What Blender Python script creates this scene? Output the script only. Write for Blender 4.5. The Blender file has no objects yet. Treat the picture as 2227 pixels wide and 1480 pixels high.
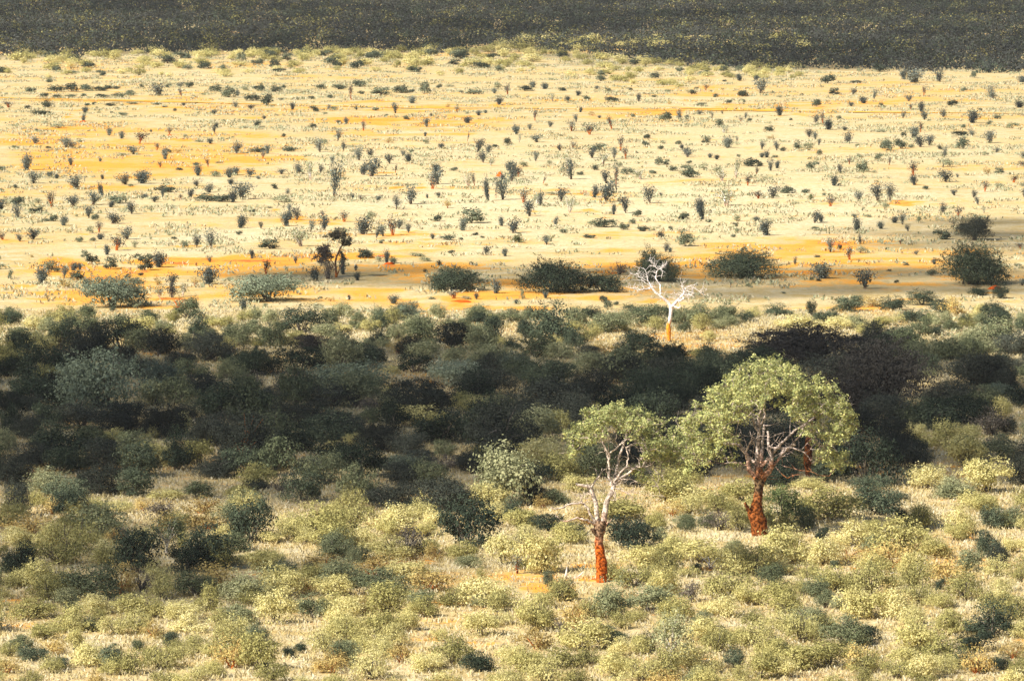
import bpy, math, random
import numpy as np

C = bpy.context.scene.collection
R = math.radians

# ------------------------------------------------------------------ camera, sky, sun, exposure
CAM_H = 46.0
F = 12720.0                       # focal length in photo pixels (2227 wide)
PITCH = math.atan(1040.0 / F)     # horizon lies 1040 px above the middle of the frame
cam = bpy.data.cameras.new('camera'); cam_o = bpy.data.objects.new('camera', cam); C.objects.link(cam_o)
cam.sensor_width = 36.0; cam.lens = 36.0 * F / 2227.0
cam.clip_start = 1.0; cam.clip_end = 60000.0
cam_o.location = (0, 0, CAM_H); cam_o.rotation_euler = (R(90) - PITCH, 0, 0)
bpy.context.scene.camera = cam_o

SUN = np.array([-0.66, -0.50, 0.74]); SUN /= np.linalg.norm(SUN)
SUN_EL = math.asin(SUN[2]); SUN_AZ = math.atan2(SUN[0], SUN[1])
w = bpy.data.worlds.new('World'); bpy.context.scene.world = w; w.use_nodes = True
nt = w.node_tree; bgd = nt.nodes['Background']
sky = nt.nodes.new('ShaderNodeTexSky'); sky.sky_type = 'NISHITA'; sky.sun_disc = False
sky.sun_elevation = SUN_EL; sky.sun_rotation = SUN_AZ
nt.links.new(sky.outputs[0], bgd.inputs[0]); bgd.inputs[1].default_value = 0.058
sl = bpy.data.lights.new('sun', 'SUN'); sl.energy = 5.0; sl.angle = R(0.5); sl.color = (1.0, 0.95, 0.86)
so = bpy.data.objects.new('sun', sl); C.objects.link(so)
so.rotation_euler = (math.pi / 2 - SUN_EL, 0, math.atan2(SUN[0], -SUN[1]) if False else 0)
from mathutils import Vector
so.rotation_euler = Vector(SUN).to_track_quat('Z', 'Y').to_euler(); so.location = (0, 0, 200)
vs = bpy.context.scene.view_settings
vs.view_transform = 'Standard'; vs.look = 'None'; vs.exposure = 1.0; vs.gamma = 1.0; vs.use_curve_mapping = False
bpy.context.scene.cycles.transparent_max_bounces = 40
bpy.context.scene.cycles.max_bounces = 6

rng = np.random.default_rng(11)
random.seed(5)
cp, sp_ = math.cos(PITCH), math.sin(PITCH)

def P(px, py):
    """ground point seen at a photo pixel, and metres per photo pixel there"""
    u, v = (px - 1113.5) / F, (740.0 - py) / F
    d = (u, cp + v * sp_, -sp_ + v * cp)
    t = CAM_H / -d[2]
    return d[0] * t, d[1] * t, t / F

def proj(x, y, z=0.0):
    dz = z - CAM_H
    f = y * cp - dz * sp_; u = y * sp_ + dz * cp
    return 1113.5 + F * x / f, 740 - F * u / f

# ------------------------------------------------------------------ mesh building
class MB:
    def __init__(s): s.v = []; s.n = 0; s.f = []; s.m = []
    def add(s, verts, faces, mat=0):
        s.v.append(np.asarray(verts, float)); s.f.append(np.asarray(faces, int) + s.n)
        s.m.append(np.full(len(faces), mat)); s.n += len(verts)
    def mesh(s, name, mats, smooth=False):
        me = bpy.data.meshes.new(name)
        v = np.concatenate(s.v); f = np.concatenate(s.f); m = np.concatenate(s.m)
        me.vertices.add(len(v)); me.vertices.foreach_set('co', v.ravel())
        me.loops.add(f.size); me.loops.foreach_set('vertex_index', f.ravel().astype(np.int32))
        me.polygons.add(len(f)); me.polygons.foreach_set('loop_start', (np.arange(len(f)) * 4).astype(np.int32))
        me.polygons.foreach_set('material_index', m.astype(np.int32))
        for x in mats: me.materials.append(x)
        me.update(calc_edges=True)
        if smooth: me.shade_smooth()
        return me
    def tube(s, pts, rad, sides=5, mat=0):
        pts = np.asarray(pts, float); k = len(pts); rad = np.broadcast_to(rad, (k,))
        t = np.gradient(pts, axis=0); t /= np.linalg.norm(t, axis=1)[:, None] + 1e-9
        ref = np.array([0.3, 1.0, 0.1]) if abs(t[0][1]) < .9 else np.array([1.0, 0.1, 0.2])
        a = np.cross(t, ref); a /= np.linalg.norm(a, axis=1)[:, None] + 1e-9; b = np.cross(t, a)
        an = np.linspace(0, 2 * math.pi, sides, endpoint=False)
        ring = pts[:, None] + rad[:, None, None] * (np.cos(an)[None, :, None] * a[:, None] + np.sin(an)[None, :, None] * b[:, None])
        v = ring.reshape(-1, 3); f = []
        for i in range(k - 1):
            for j in range(sides):
                f.append((i * sides + j, i * sides + (j + 1) % sides, (i + 1) * sides + (j + 1) % sides, (i + 1) * sides + j))
        s.add(v, f, mat)
    def leaves(s, c, size, mat=0, up=0.35, r=None, aspect=0.6, out=None):
        r = r or rng; c = np.asarray(c, float); n = len(c)
        if n == 0: return
        size = np.broadcast_to(size, (n,))
        nn = r.normal(size=(n, 3)); nn /= np.linalg.norm(nn, axis=1)[:, None]; nn[:, 2] += up
        if out is not None: nn = nn * .55 + out
        nn /= np.linalg.norm(nn, axis=1)[:, None] + 1e-9
        a = np.cross(nn, r.normal(size=(n, 3))); a /= np.linalg.norm(a, axis=1)[:, None] + 1e-9; b = np.cross(nn, a)
        hs = (size * .5)[:, None]
        v = np.stack([c - a * hs, c - b * hs * aspect + nn * hs * .25, c + a * hs, c + b * hs * aspect + nn * hs * .2], 1).reshape(-1, 3)
        s.add(v, np.arange(4 * n).reshape(n, 4), mat)

def link(name, me, parent=None, loc=(0, 0, 0), **props):
    o = bpy.data.objects.new(name, me); C.objects.link(o); o.location = loc
    if parent: o.parent = parent
    for k, v in props.items(): o[k] = v
    return o

# ------------------------------------------------------------------ materials
def new_mat(name):
    m = bpy.data.materials.new(name); m.use_nodes = True
    t = m.node_tree; t.nodes.clear(); out = t.nodes.new('ShaderNodeOutputMaterial')
    return m, t, out

def foliage_mat(name, cols, trans=.25, spread=1.0, leafy=.34):
    """cols: colour stops chosen leaf by leaf; each plant shifts them a little"""
    m, t, out = new_mat(name); N, L = t.nodes.new, t.links.new
    g = N('ShaderNodeNewGeometry'); oi = N('ShaderNodeObjectInfo')
    tc = N('ShaderNodeTexCoord'); nz = N('ShaderNodeTexNoise'); nz.inputs['Scale'].default_value = 1.6 if name != 'far_grey_leaves' else .12; nz.inputs['Detail'].default_value = 3
    L(tc.outputs['Object'], nz.inputs['Vector'])
    a = N('ShaderNodeMath'); a.operation = 'MULTIPLY_ADD'; a.inputs[1].default_value = leafy; L(g.outputs['Random Per Island'], a.inputs[0])
    b = N('ShaderNodeMath'); b.operation = 'MULTIPLY_ADD'; b.inputs[1].default_value = .55 * spread; b.inputs[2].default_value = -.1; L(oi.outputs['Random'], b.inputs[0])
    c = N('ShaderNodeMath'); c.operation = 'MULTIPLY_ADD'; c.inputs[1].default_value = .75; L(nz.outputs['Fac'], c.inputs[0]); L(b.outputs[0], c.inputs[2])
    d = N('ShaderNodeMath'); d.operation = 'SUBTRACT'; L(c.outputs[0], d.inputs[0]); d.inputs[1].default_value = .20
    L(d.outputs[0], a.inputs[2])
    r = N('ShaderNodeValToRGB'); L(a.outputs[0], r.inputs[0])
    e = r.color_ramp.elements
    while len(e) < len(cols): e.new(.5)
    for i, cc in enumerate(cols):
        e[i].position = i / (len(cols) - 1); e[i].color = (*cc, 1)
    df = N('ShaderNodeBsdfDiffuse'); tr = N('ShaderNodeBsdfTranslucent'); mx = N('ShaderNodeMixShader'); mx.inputs[0].default_value = trans
    L(r.outputs[0], df.inputs[0]); L(r.outputs[0], tr.inputs[0]); L(df.outputs[0], mx.inputs[1]); L(tr.outputs[0], mx.inputs[2])
    L(mx.outputs[0], out.inputs[0])
    return m

def bark_mat(name, top, low, edge, soft=1.0, scale=3.0, dark=.45):
    """bark grey or pale above, stained with red mud below height «edge» (metres)"""
    m, t, out = new_mat(name); N, L = t.nodes.new, t.links.new
    tc = N('ShaderNodeTexCoord'); sx = N('ShaderNodeSeparateXYZ'); L(tc.outputs['Object'], sx.inputs[0])
    nz = N('ShaderNodeTexNoise'); nz.inputs['Scale'].default_value = scale; nz.inputs['Detail'].default_value = 6; L(tc.outputs['Object'], nz.inputs['Vector'])
    n2 = N('ShaderNodeTexNoise'); n2.inputs['Scale'].default_value = scale * 3.5; n2.inputs['Detail'].default_value = 6; L(tc.outputs['Object'], n2.inputs['Vector'])
    ma = N('ShaderNodeMath'); ma.operation = 'MULTIPLY_ADD'; ma.inputs[1].default_value = 2.6 * soft; L(nz.outputs['Fac'], ma.inputs[0]); L(sx.outputs[2], ma.inputs[2])
    mr = N('ShaderNodeMapRange'); mr.inputs[1].default_value = edge + 1.3 * soft - .5 * soft; mr.inputs[2].default_value = edge + 1.3 * soft + .5 * soft; L(ma.outputs[0], mr.inputs[0])
    mx = N('ShaderNodeMix'); mx.data_type = 'RGBA'; L(mr.outputs[0], mx.inputs[0]); mx.inputs[6].default_value = (*low, 1); mx.inputs[7].default_value = (*top, 1)
    rp = N('ShaderNodeMapRange'); rp.inputs[1].default_value = .42; rp.inputs[2].default_value = .58; rp.inputs[3].default_value = dark; rp.inputs[4].default_value = 1.15; L(n2.outputs['Fac'], rp.inputs[0])
    mu = N('ShaderNodeVectorMath'); mu.operation = 'SCALE'; L(mx.outputs[2], mu.inputs[0]); L(rp.outputs[0], mu.inputs[3])
    bp = N('ShaderNodeBump'); bp.inputs['Strength'].default_value = .8; bp.inputs['Distance'].default_value = .12; L(n2.outputs['Fac'], bp.inputs['Height'])
    df = N('ShaderNodeBsdfDiffuse'); L(mu.outputs[0], df.inputs[0]); L(bp.outputs[0], df.inputs['Normal']); L(df.outputs[0], out.inputs[0])
    return m

MAT = {
 'Y': foliage_mat('yellow_green_leaves', [(.12, .11, .04), (.38, .35, .125), (.62, .55, .23), (.84, .76, .42)], .3),
 'G': foliage_mat('grey_green_leaves', [(.035, .042, .024), (.12, .14, .075), (.26, .27, .14), (.48, .46, .25)], .22),
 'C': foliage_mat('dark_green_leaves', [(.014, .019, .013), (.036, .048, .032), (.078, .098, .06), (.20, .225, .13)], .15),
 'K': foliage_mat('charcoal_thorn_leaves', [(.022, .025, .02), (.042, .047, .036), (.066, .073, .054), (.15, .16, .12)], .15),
 'L': foliage_mat('silver_green_leaves', [(.05, .06, .045), (.16, .19, .13), (.27, .31, .20), (.42, .45, .32)], .2),
 'O': foliage_mat('dry_tan_leaves', [(.16, .10, .035), (.36, .27, .10), (.52, .40, .15), (.66, .46, .16)], .25),
 'B': foliage_mat('brown_twigs', [(.05, .045, .038), (.10, .085, .068), (.17, .14, .11), (.28, .25, .20)], .1),
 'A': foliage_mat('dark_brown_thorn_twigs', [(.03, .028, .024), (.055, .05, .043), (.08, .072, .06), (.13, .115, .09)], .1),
 'T': foliage_mat('umbrella_tree_leaves', [(.12, .14, .06), (.34, .37, .15), (.64, .61, .24), (.92, .82, .36)], .35, .2, .55),
 'D': foliage_mat('blue_grey_shrub_leaves', [(.025, .031, .029), (.065, .077, .07), (.13, .15, .125), (.32, .34, .26)], .12),
 'R': foliage_mat('olive_shrub_leaves', [(.025, .032, .022), (.065, .078, .052), (.13, .15, .095), (.27, .29, .18)], .15),
 'P': foliage_mat('pale_low_leaves', [(.12, .14, .08), (.24, .26, .15), (.36, .36, .22), (.5, .48, .32)], .2),
 'U': foliage_mat('olive_leaves', [(.09, .085, .03), (.28, .26, .095), (.50, .45, .18), (.74, .67, .34)], .25),
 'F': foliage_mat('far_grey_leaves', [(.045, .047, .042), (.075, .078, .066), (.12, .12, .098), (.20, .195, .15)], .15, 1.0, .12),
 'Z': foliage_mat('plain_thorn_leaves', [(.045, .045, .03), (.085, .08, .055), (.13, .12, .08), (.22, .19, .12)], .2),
 'N': foliage_mat('emerald_leaves', [(.02, .035, .012), (.05, .075, .025), (.10, .13, .05), (.2, .22, .09)], .2),
}
GRASS = foliage_mat('dry_grass', [(.36, .27, .11), (.44, .35, .16), (.50, .41, .20), (.58, .49, .27)], .3)
GRASS_PALE = foliage_mat('pale_grass', [(.36, .31, .18), (.43, .38, .23), (.52, .46, .30), (.64, .58, .42)], .3)
STEM = {
 'grey': bark_mat('grey_stem', (.22, .19, .15), (.20, .14, .09), .2, .2),
 'red': bark_mat('red_stem', (.40, .15, .05), (.55, .15, .03), .4, .3),
 'white': bark_mat('bleached_stem', (.72, .66, .58), (.55, .40, .28), .2, .2, dark=.7),
 'dark': bark_mat('dark_stem', (.06, .05, .04), (.09, .06, .04), .2, .3),
}
# ------------------------------------------------------------------ ground, track, clouds
_perm = np.random.default_rng(3).random((256, 256))
def vnoise(x, y, s):
    x = np.asarray(x, float) / s; y = np.asarray(y, float) / s
    xi = np.floor(x).astype(int); yi = np.floor(y).astype(int); fx = x - xi; fy = y - yi
    fx = fx * fx * (3 - 2 * fx); fy = fy * fy * (3 - 2 * fy)
    g = lambda a, b: _perm[a & 255, b & 255]
    return (g(xi, yi) * (1 - fx) + g(xi + 1, yi) * fx) * (1 - fy) + (g(xi, yi + 1) * (1 - fx) + g(xi + 1, yi + 1) * fx) * fy

# bare red-orange soil: photo pixel centre, half width, half height, strength
SOIL = """350 330 330 55 .55 120 330 110 40 .6 250 385 220 22 .45 420 585 420 26 .9 900 578 260 22 .85 1010 650 330 22 .75
700 640 330 22 .6 1250 640 250 18 .6 200 650 200 16 .45 1700 555 450 18 .8 2000 560 180 30 .7 1350 575 200 12 .6 1500 600 90 10 .7
1900 600 300 20 .45 845 570 32 4 1.6 1340 600 45 4 1.2 385 655 50 3 1.3 1000 655 60 4 1.3 180 264 35 2 1.8 370 293 40 2 1.5
900 272 260 14 .6 1250 235 900 9 .6 330 222 320 8 .7 1900 200 300 22 .35 1550 190 260 10 .45 1150 455 250 6 .3
830 520 160 5 .35 1290 435 60 3 .9 950 412 60 3 .8 850 388 45 2 1.3 640 465 60 4 .9 1310 525 60 3 .9 1850 560 60 3 1.2
1960 437 55 3 1 1600 432 45 3 .9 130 150 200 10 .3 650 150 300 8 .35 1330 330 120 4 .4 420 350 260 16 .45 1990 410 90 3 .5
1060 1262 170 22 .55 1180 1285 90 12 .9 1330 1268 70 12 1.1 1530 1262 60 8 .9 1700 1255 70 9 .9 880 1180 60 12 .5 700 1300 60 8 .4
1540 740 120 14 .5 290 745 60 7 .9 1450 765 120 14 .5 1000 740 60 12 .7 1950 700 150 14 .5 2000 650 60 5 .6 1000 1340 90 8 .4
960 1425 120 10 .6 600 1010 90 8 .6 1620 1035 120 8 .5 1980 1010 200 10 .4 80 1010 60 14 .7 2150 640 40 3 1.6 1500 1440 80 6 .3
300 1370 120 12 .3 1780 1000 120 8 .3 720 1250 200 18 .3 1430 1270 60 6 .3 1850 1285 90 8 .3 50 1330 60 30 .4"""
SOIL = np.array(SOIL.split(), float).reshape(-1, 5); SOIL[:, 4] *= 1.12
PALE = """1400 440 800 60 .9 800 510 600 30 .85 300 545 250 12 .6 1500 500 400 22 .7 1650 330 500 60 .5 1000 350 500 60 .5 500 430 300 30 .5
150 640 160 10 .5 600 690 300 8 .4 1560 1160 150 16 .7 1480 1290 90 10 .5 700 1370 200 14 .5 2150 380 60 120 .4 900 620 150 5 .4
380 170 350 8 .4 1750 250 350 10 .4 1480 215 150 12 .5 1700 620 400 8 .5"""
PALE = np.array(PALE.split(), float).reshape(-1, 5)

def patch(px, py, T):
    r = np.zeros(np.shape(px))
    for cx, cy, a, b, s in T:
        d = ((px - cx) / a) ** 2 + ((py - cy) / b) ** 2
        r = np.maximum(r, s * np.clip(1.35 - d, 0, 1))
    return r

def build_ground():
    ys = [60.0]
    while ys[-1] < 2600: ys.append(ys[-1] * (1.0035 if 300 < ys[-1] < 1500 else 1.02))
    ys += [3200, 4500, 7000, 12000, 20000, 40000]
    ys = np.array(ys); xs = np.linspace(-1, 1, 301)
    X = xs[None, :] * (60 + ys[:, None] * .14); X[:, 0] = -45000; X[:, -1] = 45000
    Y = np.repeat(ys[:, None], 301, 1)
    n, m = X.shape
    px, py = proj(X, Y)
    j = (vnoise(X, Y, 9) - .5) * 2 + (vnoise(X + 50, Y, 3.5) - .5)
    soil = np.clip(patch(px + j * 40, py + j * (250.0 ** 2) / Y * .35, SOIL), 0, 2)
    pale = np.clip(patch(px + j * 40, py + j * (250.0 ** 2) / Y * .35, PALE), 0, 1)
    V = np.stack([X, Y, (vnoise(X, Y, 4) - .5) * .12], -1).reshape(-1, 3)
    V[:, 2][np.abs(V[:, 0]) > 44000] = 0
    b = MB(); idx = np.arange(n * m).reshape(n, m)
    f = np.stack([idx[:-1, :-1], idx[:-1, 1:], idx[1:, 1:], idx[1:, :-1]], -1).reshape(-1, 4)
    b.add(V, f)
    # the sheet also runs back under and behind the camera
    q = MB()
    m_, t, out = new_mat('savanna_ground'); N, L = t.nodes.new, t.links.new
    b.add([(-45000, -20000, -.02), (45000, -20000, -.02), (45000, 60, -.02), (-45000, 60, -.02)], [(0, 1, 2, 3)])
    me = b.mesh('ground', [m_], True)
    at = me.attributes.new('bare_soil', 'FLOAT', 'POINT'); at.data.foreach_set('value', np.concatenate([soil.ravel(), np.zeros(4)]).astype(np.float32))
    at = me.attributes.new('pale_grass', 'FLOAT', 'POINT'); at.data.foreach_set('value', np.concatenate([pale.ravel(), np.zeros(4)]).astype(np.float32))
    tc = N('ShaderNodeTexCoord')
    def noise(s, d=4, r=.6):
        z = N('ShaderNodeTexNoise'); z.inputs['Scale'].default_value = s; z.inputs['Detail'].default_value = d; z.inputs['Roughness'].default_value = r
        L(tc.outputs['Object'], z.inputs['Vector']); return z.outputs['Fac']
    def rng_(v, a, c, lo=0, hi=1):
        z = N('ShaderNodeMapRange'); z.inputs[1].default_value = a; z.inputs[2].default_value = c; z.inputs[3].default_value = lo; z.inputs[4].default_value = hi
        L(v, z.inputs[0]); return z.outputs[0]
    def mix(f, a, c):
        z = N('ShaderNodeMix'); z.data_type = 'RGBA'; L(f, z.inputs[0])
        for s, v in ((6, a), (7, c)):
            if isinstance(v, tuple): z.inputs[s].default_value = (*v, 1)
            else: L(v, z.inputs[s])
        return z.outputs[2]
    def math_(op, a, c):
        z = N('ShaderNodeMath'); z.operation = op
        for i, v in enumerate((a, c)):
            if isinstance(v, (int, float)): z.inputs[i].default_value = v
            else: L(v, z.inputs[i])
        return z.outputs[0]
    A = N('ShaderNodeAttribute'); A.attribute_name = 'bare_soil'; B_ = N('ShaderNodeAttribute'); B_.attribute_name = 'pale_grass'
    big, mid, fine, tiny = noise(.03, 5), noise(.22, 5), noise(1.2, 4), noise(5, 3)
    base = mix(rng_(mid, .38, .62), (.45, .325, .13), (.51, .42, .24))
    base = mix(math_('MULTIPLY', B_.outputs['Fac'], rng_(fine, .3, .6)), base, (.60, .52, .33))
    base = mix(rng_(math_('ADD', fine, math_('MULTIPLY', mid, .6)), .86, .98), base, (.46, .42, .30))
    base = mix(rng_(noise(2.6, 4, .7), .58, .68, 0, .75), base, (.27, .21, .12))
    base = mix(rng_(noise(3.4, 4, .7), .60, .70, 0, .7), base, (.62, .58, .46))
    s = math_('ADD', math_('ADD', A.outputs['Fac'], .05), math_('MULTIPLY', math_('SUBTRACT', math_('ADD', math_('ADD', mid, math_('MULTIPLY', fine, .8)), math_('MULTIPLY', big, 1.1)), 1.45), 2.6))
    soilc = mix(rng_(s, .3, 1.0), (.60, .35, .095), (.66, .285, .035))
    soilc = mix(rng_(s, 1.3, 1.8), soilc, (.65, .07, .012))
    base = mix(rng_(s, .22, .75, 0, .92), base, soilc)
    grit = math_('MULTIPLY', rng_(tiny, .3, .7, .78, 1.14), rng_(fine, .32, .66, .84, 1.1))
    mu = N('ShaderNodeVectorMath'); mu.operation = 'SCALE'; L(base, mu.inputs[0]); L(grit, mu.inputs[3])
    bp = N('ShaderNodeBump'); bp.inputs['Strength'].default_value = .5; bp.inputs['Distance'].default_value = .25; L(fine, bp.inputs['Height'])
    df = N('ShaderNodeBsdfDiffuse'); L(mu.outputs[0], df.inputs[0]); L(bp.outputs[0], df.inputs['Normal']); L(df.outputs[0], out.inputs[0])
    link('ground', me, kind='structure')
build_ground()

# two worn wheel tracks of bare orange earth crossing the plain, broken here and there
def build_track():
    m_, t, out = new_mat('worn_orange_earth'); N, L = t.nodes.new, t.links.new
    tc = N('ShaderNodeTexCoord'); z = N('ShaderNodeTexNoise'); z.inputs['Scale'].default_value = .35; z.inputs['Detail'].default_value = 5; L(tc.outputs['Object'], z.inputs['Vector'])
    r = N('ShaderNodeValToRGB'); L(z.outputs['Fac'], r.inputs[0]); r.color_ramp.elements[0].position = .38; r.color_ramp.elements[1].position = .62
    r.color_ramp.elements[0].color = (.60, .37, .09, 1); r.color_ramp.elements[1].color = (.68, .29, .02, 1)
    d = N('ShaderNodeBsdfDiffuse'); L(r.outputs[0], d.inputs[0]); L(d.outputs[0], out.inputs[0])
    b = MB()
    for off, pts in ((0, [(-60, 212), (300, 219), (480, 225), (720, 231), (900, 235), (1100, 236), (1300, 238), (1440, 240), (1620, 240), (1760, 243), (1950, 245), (2100, 246), (2300, 249)]),
                     (0, [(1480, 236), (1640, 238), (1700, 239)]), (0, [(150, 217), (330, 222), (430, 224)])):
        px = np.interp(np.linspace(0, 1, 260), np.linspace(0, 1, len(pts)), [p[0] for p in pts])
        py = np.interp(np.linspace(0, 1, 260), np.linspace(0, 1, len(pts)), [p[1] for p in pts])
        c = np.array([P(a, q)[:2] for a, q in zip(px, py)])
        wd = (.6 + 7.5 * np.clip(vnoise(c[:, 0], c[:, 1] * 0 + 3, 22) - .22, 0, 1)) * (1 if len(pts) > 5 else .6)
        top = np.stack([c[:, 0], c[:, 1] + wd * .5 + vnoise(c[:, 0], c[:, 1], 3), c[:, 0] * 0 + .085], 1)
        bot = np.stack([c[:, 0], c[:, 1] - wd * .5 - vnoise(c[:, 0], c[:, 1] + 9, 3), c[:, 0] * 0 + .085], 1)
        k = len(c)
        b.add(np.concatenate([bot, top]), [(i, i + 1, k + i + 1, k + i) for i in range(k - 1)])
    link('dirt_track', b.mesh('dirt_track', [m_]), kind='structure')
build_track()

def cloud_mat(name, density):
    m, t, out = new_mat(name); N, L = t.nodes.new, t.links.new
    tc = N('ShaderNodeTexCoord'); z = N('ShaderNodeTexNoise'); z.inputs['Scale'].default_value = .022; z.inputs['Detail'].default_value = 5
    L(tc.outputs['Object'], z.inputs['Vector'])
    mr = N('ShaderNodeMapRange'); mr.inputs[1].default_value = .25; mr.inputs[2].default_value = .6; mr.inputs[3].default_value = density * .55; mr.inputs[4].default_value = density; L(z.outputs['Fac'], mr.inputs[0])
    d = N('ShaderNodeBsdfDiffuse'); d.inputs[0].default_value = (.9, .9, .9, 1); tr = N('ShaderNodeBsdfTransparent'); mx = N('ShaderNodeMixShader')
    L(mr.outputs[0], mx.inputs[0]); L(tr.outputs[0], mx.inputs[1]); L(d.outputs[0], mx.inputs[2]); L(mx.outputs[0], out.inputs[0])
    return m

CLOUD_Z = 520.0
def cloud(name, poly, density, edge, n, size, seed, thick=.35):
    """poly: outline of its shadow on the ground, in photo pixels; the cloud itself hangs where the sun throws it there"""
    r = np.random.default_rng(seed)
    pts = np.array([P(*p)[:2] for p in poly]); lo, hi = pts.min(0), pts.max(0)
    def inside(q):
        c = False; j = len(pts) - 1
        for i in range(len(pts)):
            if (pts[i][1] > q[1]) != (pts[j][1] > q[1]) and q[0] < (pts[j][0] - pts[i][0]) * (q[1] - pts[i][1]) / (pts[j][1] - pts[i][1]) + pts[i][0]: c = not c
            j = i
        return c
    b = MB(); k = 0
    th = np.linspace(0, math.pi, 7); ph = np.linspace(0, 2 * math.pi, 12, endpoint=False)
    base = np.array([(math.sin(a) * math.cos(c), math.sin(a) * math.sin(c), math.cos(a)) for a in th for c in ph])
    fc = [(i * 12 + j, (i + 1) * 12 + j, (i + 1) * 12 + (j + 1) % 12, i * 12 + (j + 1) % 12) for i in range(6) for j in range(12)]
    off = SUN * (CLOUD_Z / SUN[2])
    while k < n:
        q = lo + (hi - lo) * r.random(2)
        if not inside(q): continue
        s = size * r.uniform(.6, 1.3); k += 1
        rad = np.array([s, s * .8, s * thick]) * r.uniform(.8, 1.2, 3)
        v = base * rad * (1 + .12 * r.normal(size=(len(base), 1)))
        b.add(v + [q[0] + off[0], q[1] + off[1], CLOUD_Z + r.uniform(-.3, .3) * size], fc)
    link(name, b.mesh(name, [cloud_mat(name + '_vapour', density)], True), kind='structure')

# one long cloud over the thicket, one over the far bushland, a thin one over the pans behind the thicket
cloud('clouds', [(-250, 760), (200, 748), (500, 740), (650, 765), (800, 748), (1000, 752), (1150, 762), (1350, 790), (1480, 800), (1560, 775), (1950, 770), (2020, 800), (2150, 830), (2500, 850),
                 (2500, 1052), (2150, 1048), (1850, 1050), (1600, 1040), (1300, 1032), (1180, 1080), (900, 1100), (700, 1110), (560, 1100), (420, 1075), (150, 1085), (-250, 1120)], .155, 0, 440, 8.0, 1)
cloud('clouds', [(-800, 122), (0, 124), (330, 117), (700, 112), (1000, 112), (1060, 97), (1300, 82), (1760, 77), (1780, 95), (1350, 110), (1250, 120), (1280, 134), (1420, 150), (1700, 148), (1900, 156), (2100, 160), (3000, 172),
                 (3500, 10), (4200, -170), (-2400, -170), (-1300, 0)], .19, 0, 4200, 25.0, 2)
cloud('clouds', [(620, 575), (900, 577), (1100, 583), (1400, 580), (1700, 585), (1900, 575), (2300, 590), (2300, 632), (1900, 644), (1500, 645), (1300, 632), (1000, 622), (760, 612), (560, 608)], .12, 0, 120, 7.0, 3, .25)
cloud('clouds', [(1850, 490), (2050, 480), (2300, 470), (2300, 545), (2080, 540), (1900, 520)], .14, 0, 24, 8.5, 4, .25)
0 and cloud('clouds', [(100, 385), (420, 378), (520, 392), (330, 402), (100, 400)], .45, 0, 16, 9, 5, .25)
cloud('clouds', [(-200, 1130), (300, 1140), (560, 1200), (900, 1190), (980, 1250), (700, 1290), (350, 1330), (-200, 1320)], .16, 0, 60, 5.5, 6, .25)
cloud('clouds', [(1000, 95), (1250, 85), (1700, 78), (1720, 84), (1300, 96)], .01, 0, 2, 4, 7) if False else None
# ------------------------------------------------------------------ plant shapes
def unit(r, n):
    v = r.normal(size=(n, 3)); return v / np.linalg.norm(v, axis=1)[:, None]

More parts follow.
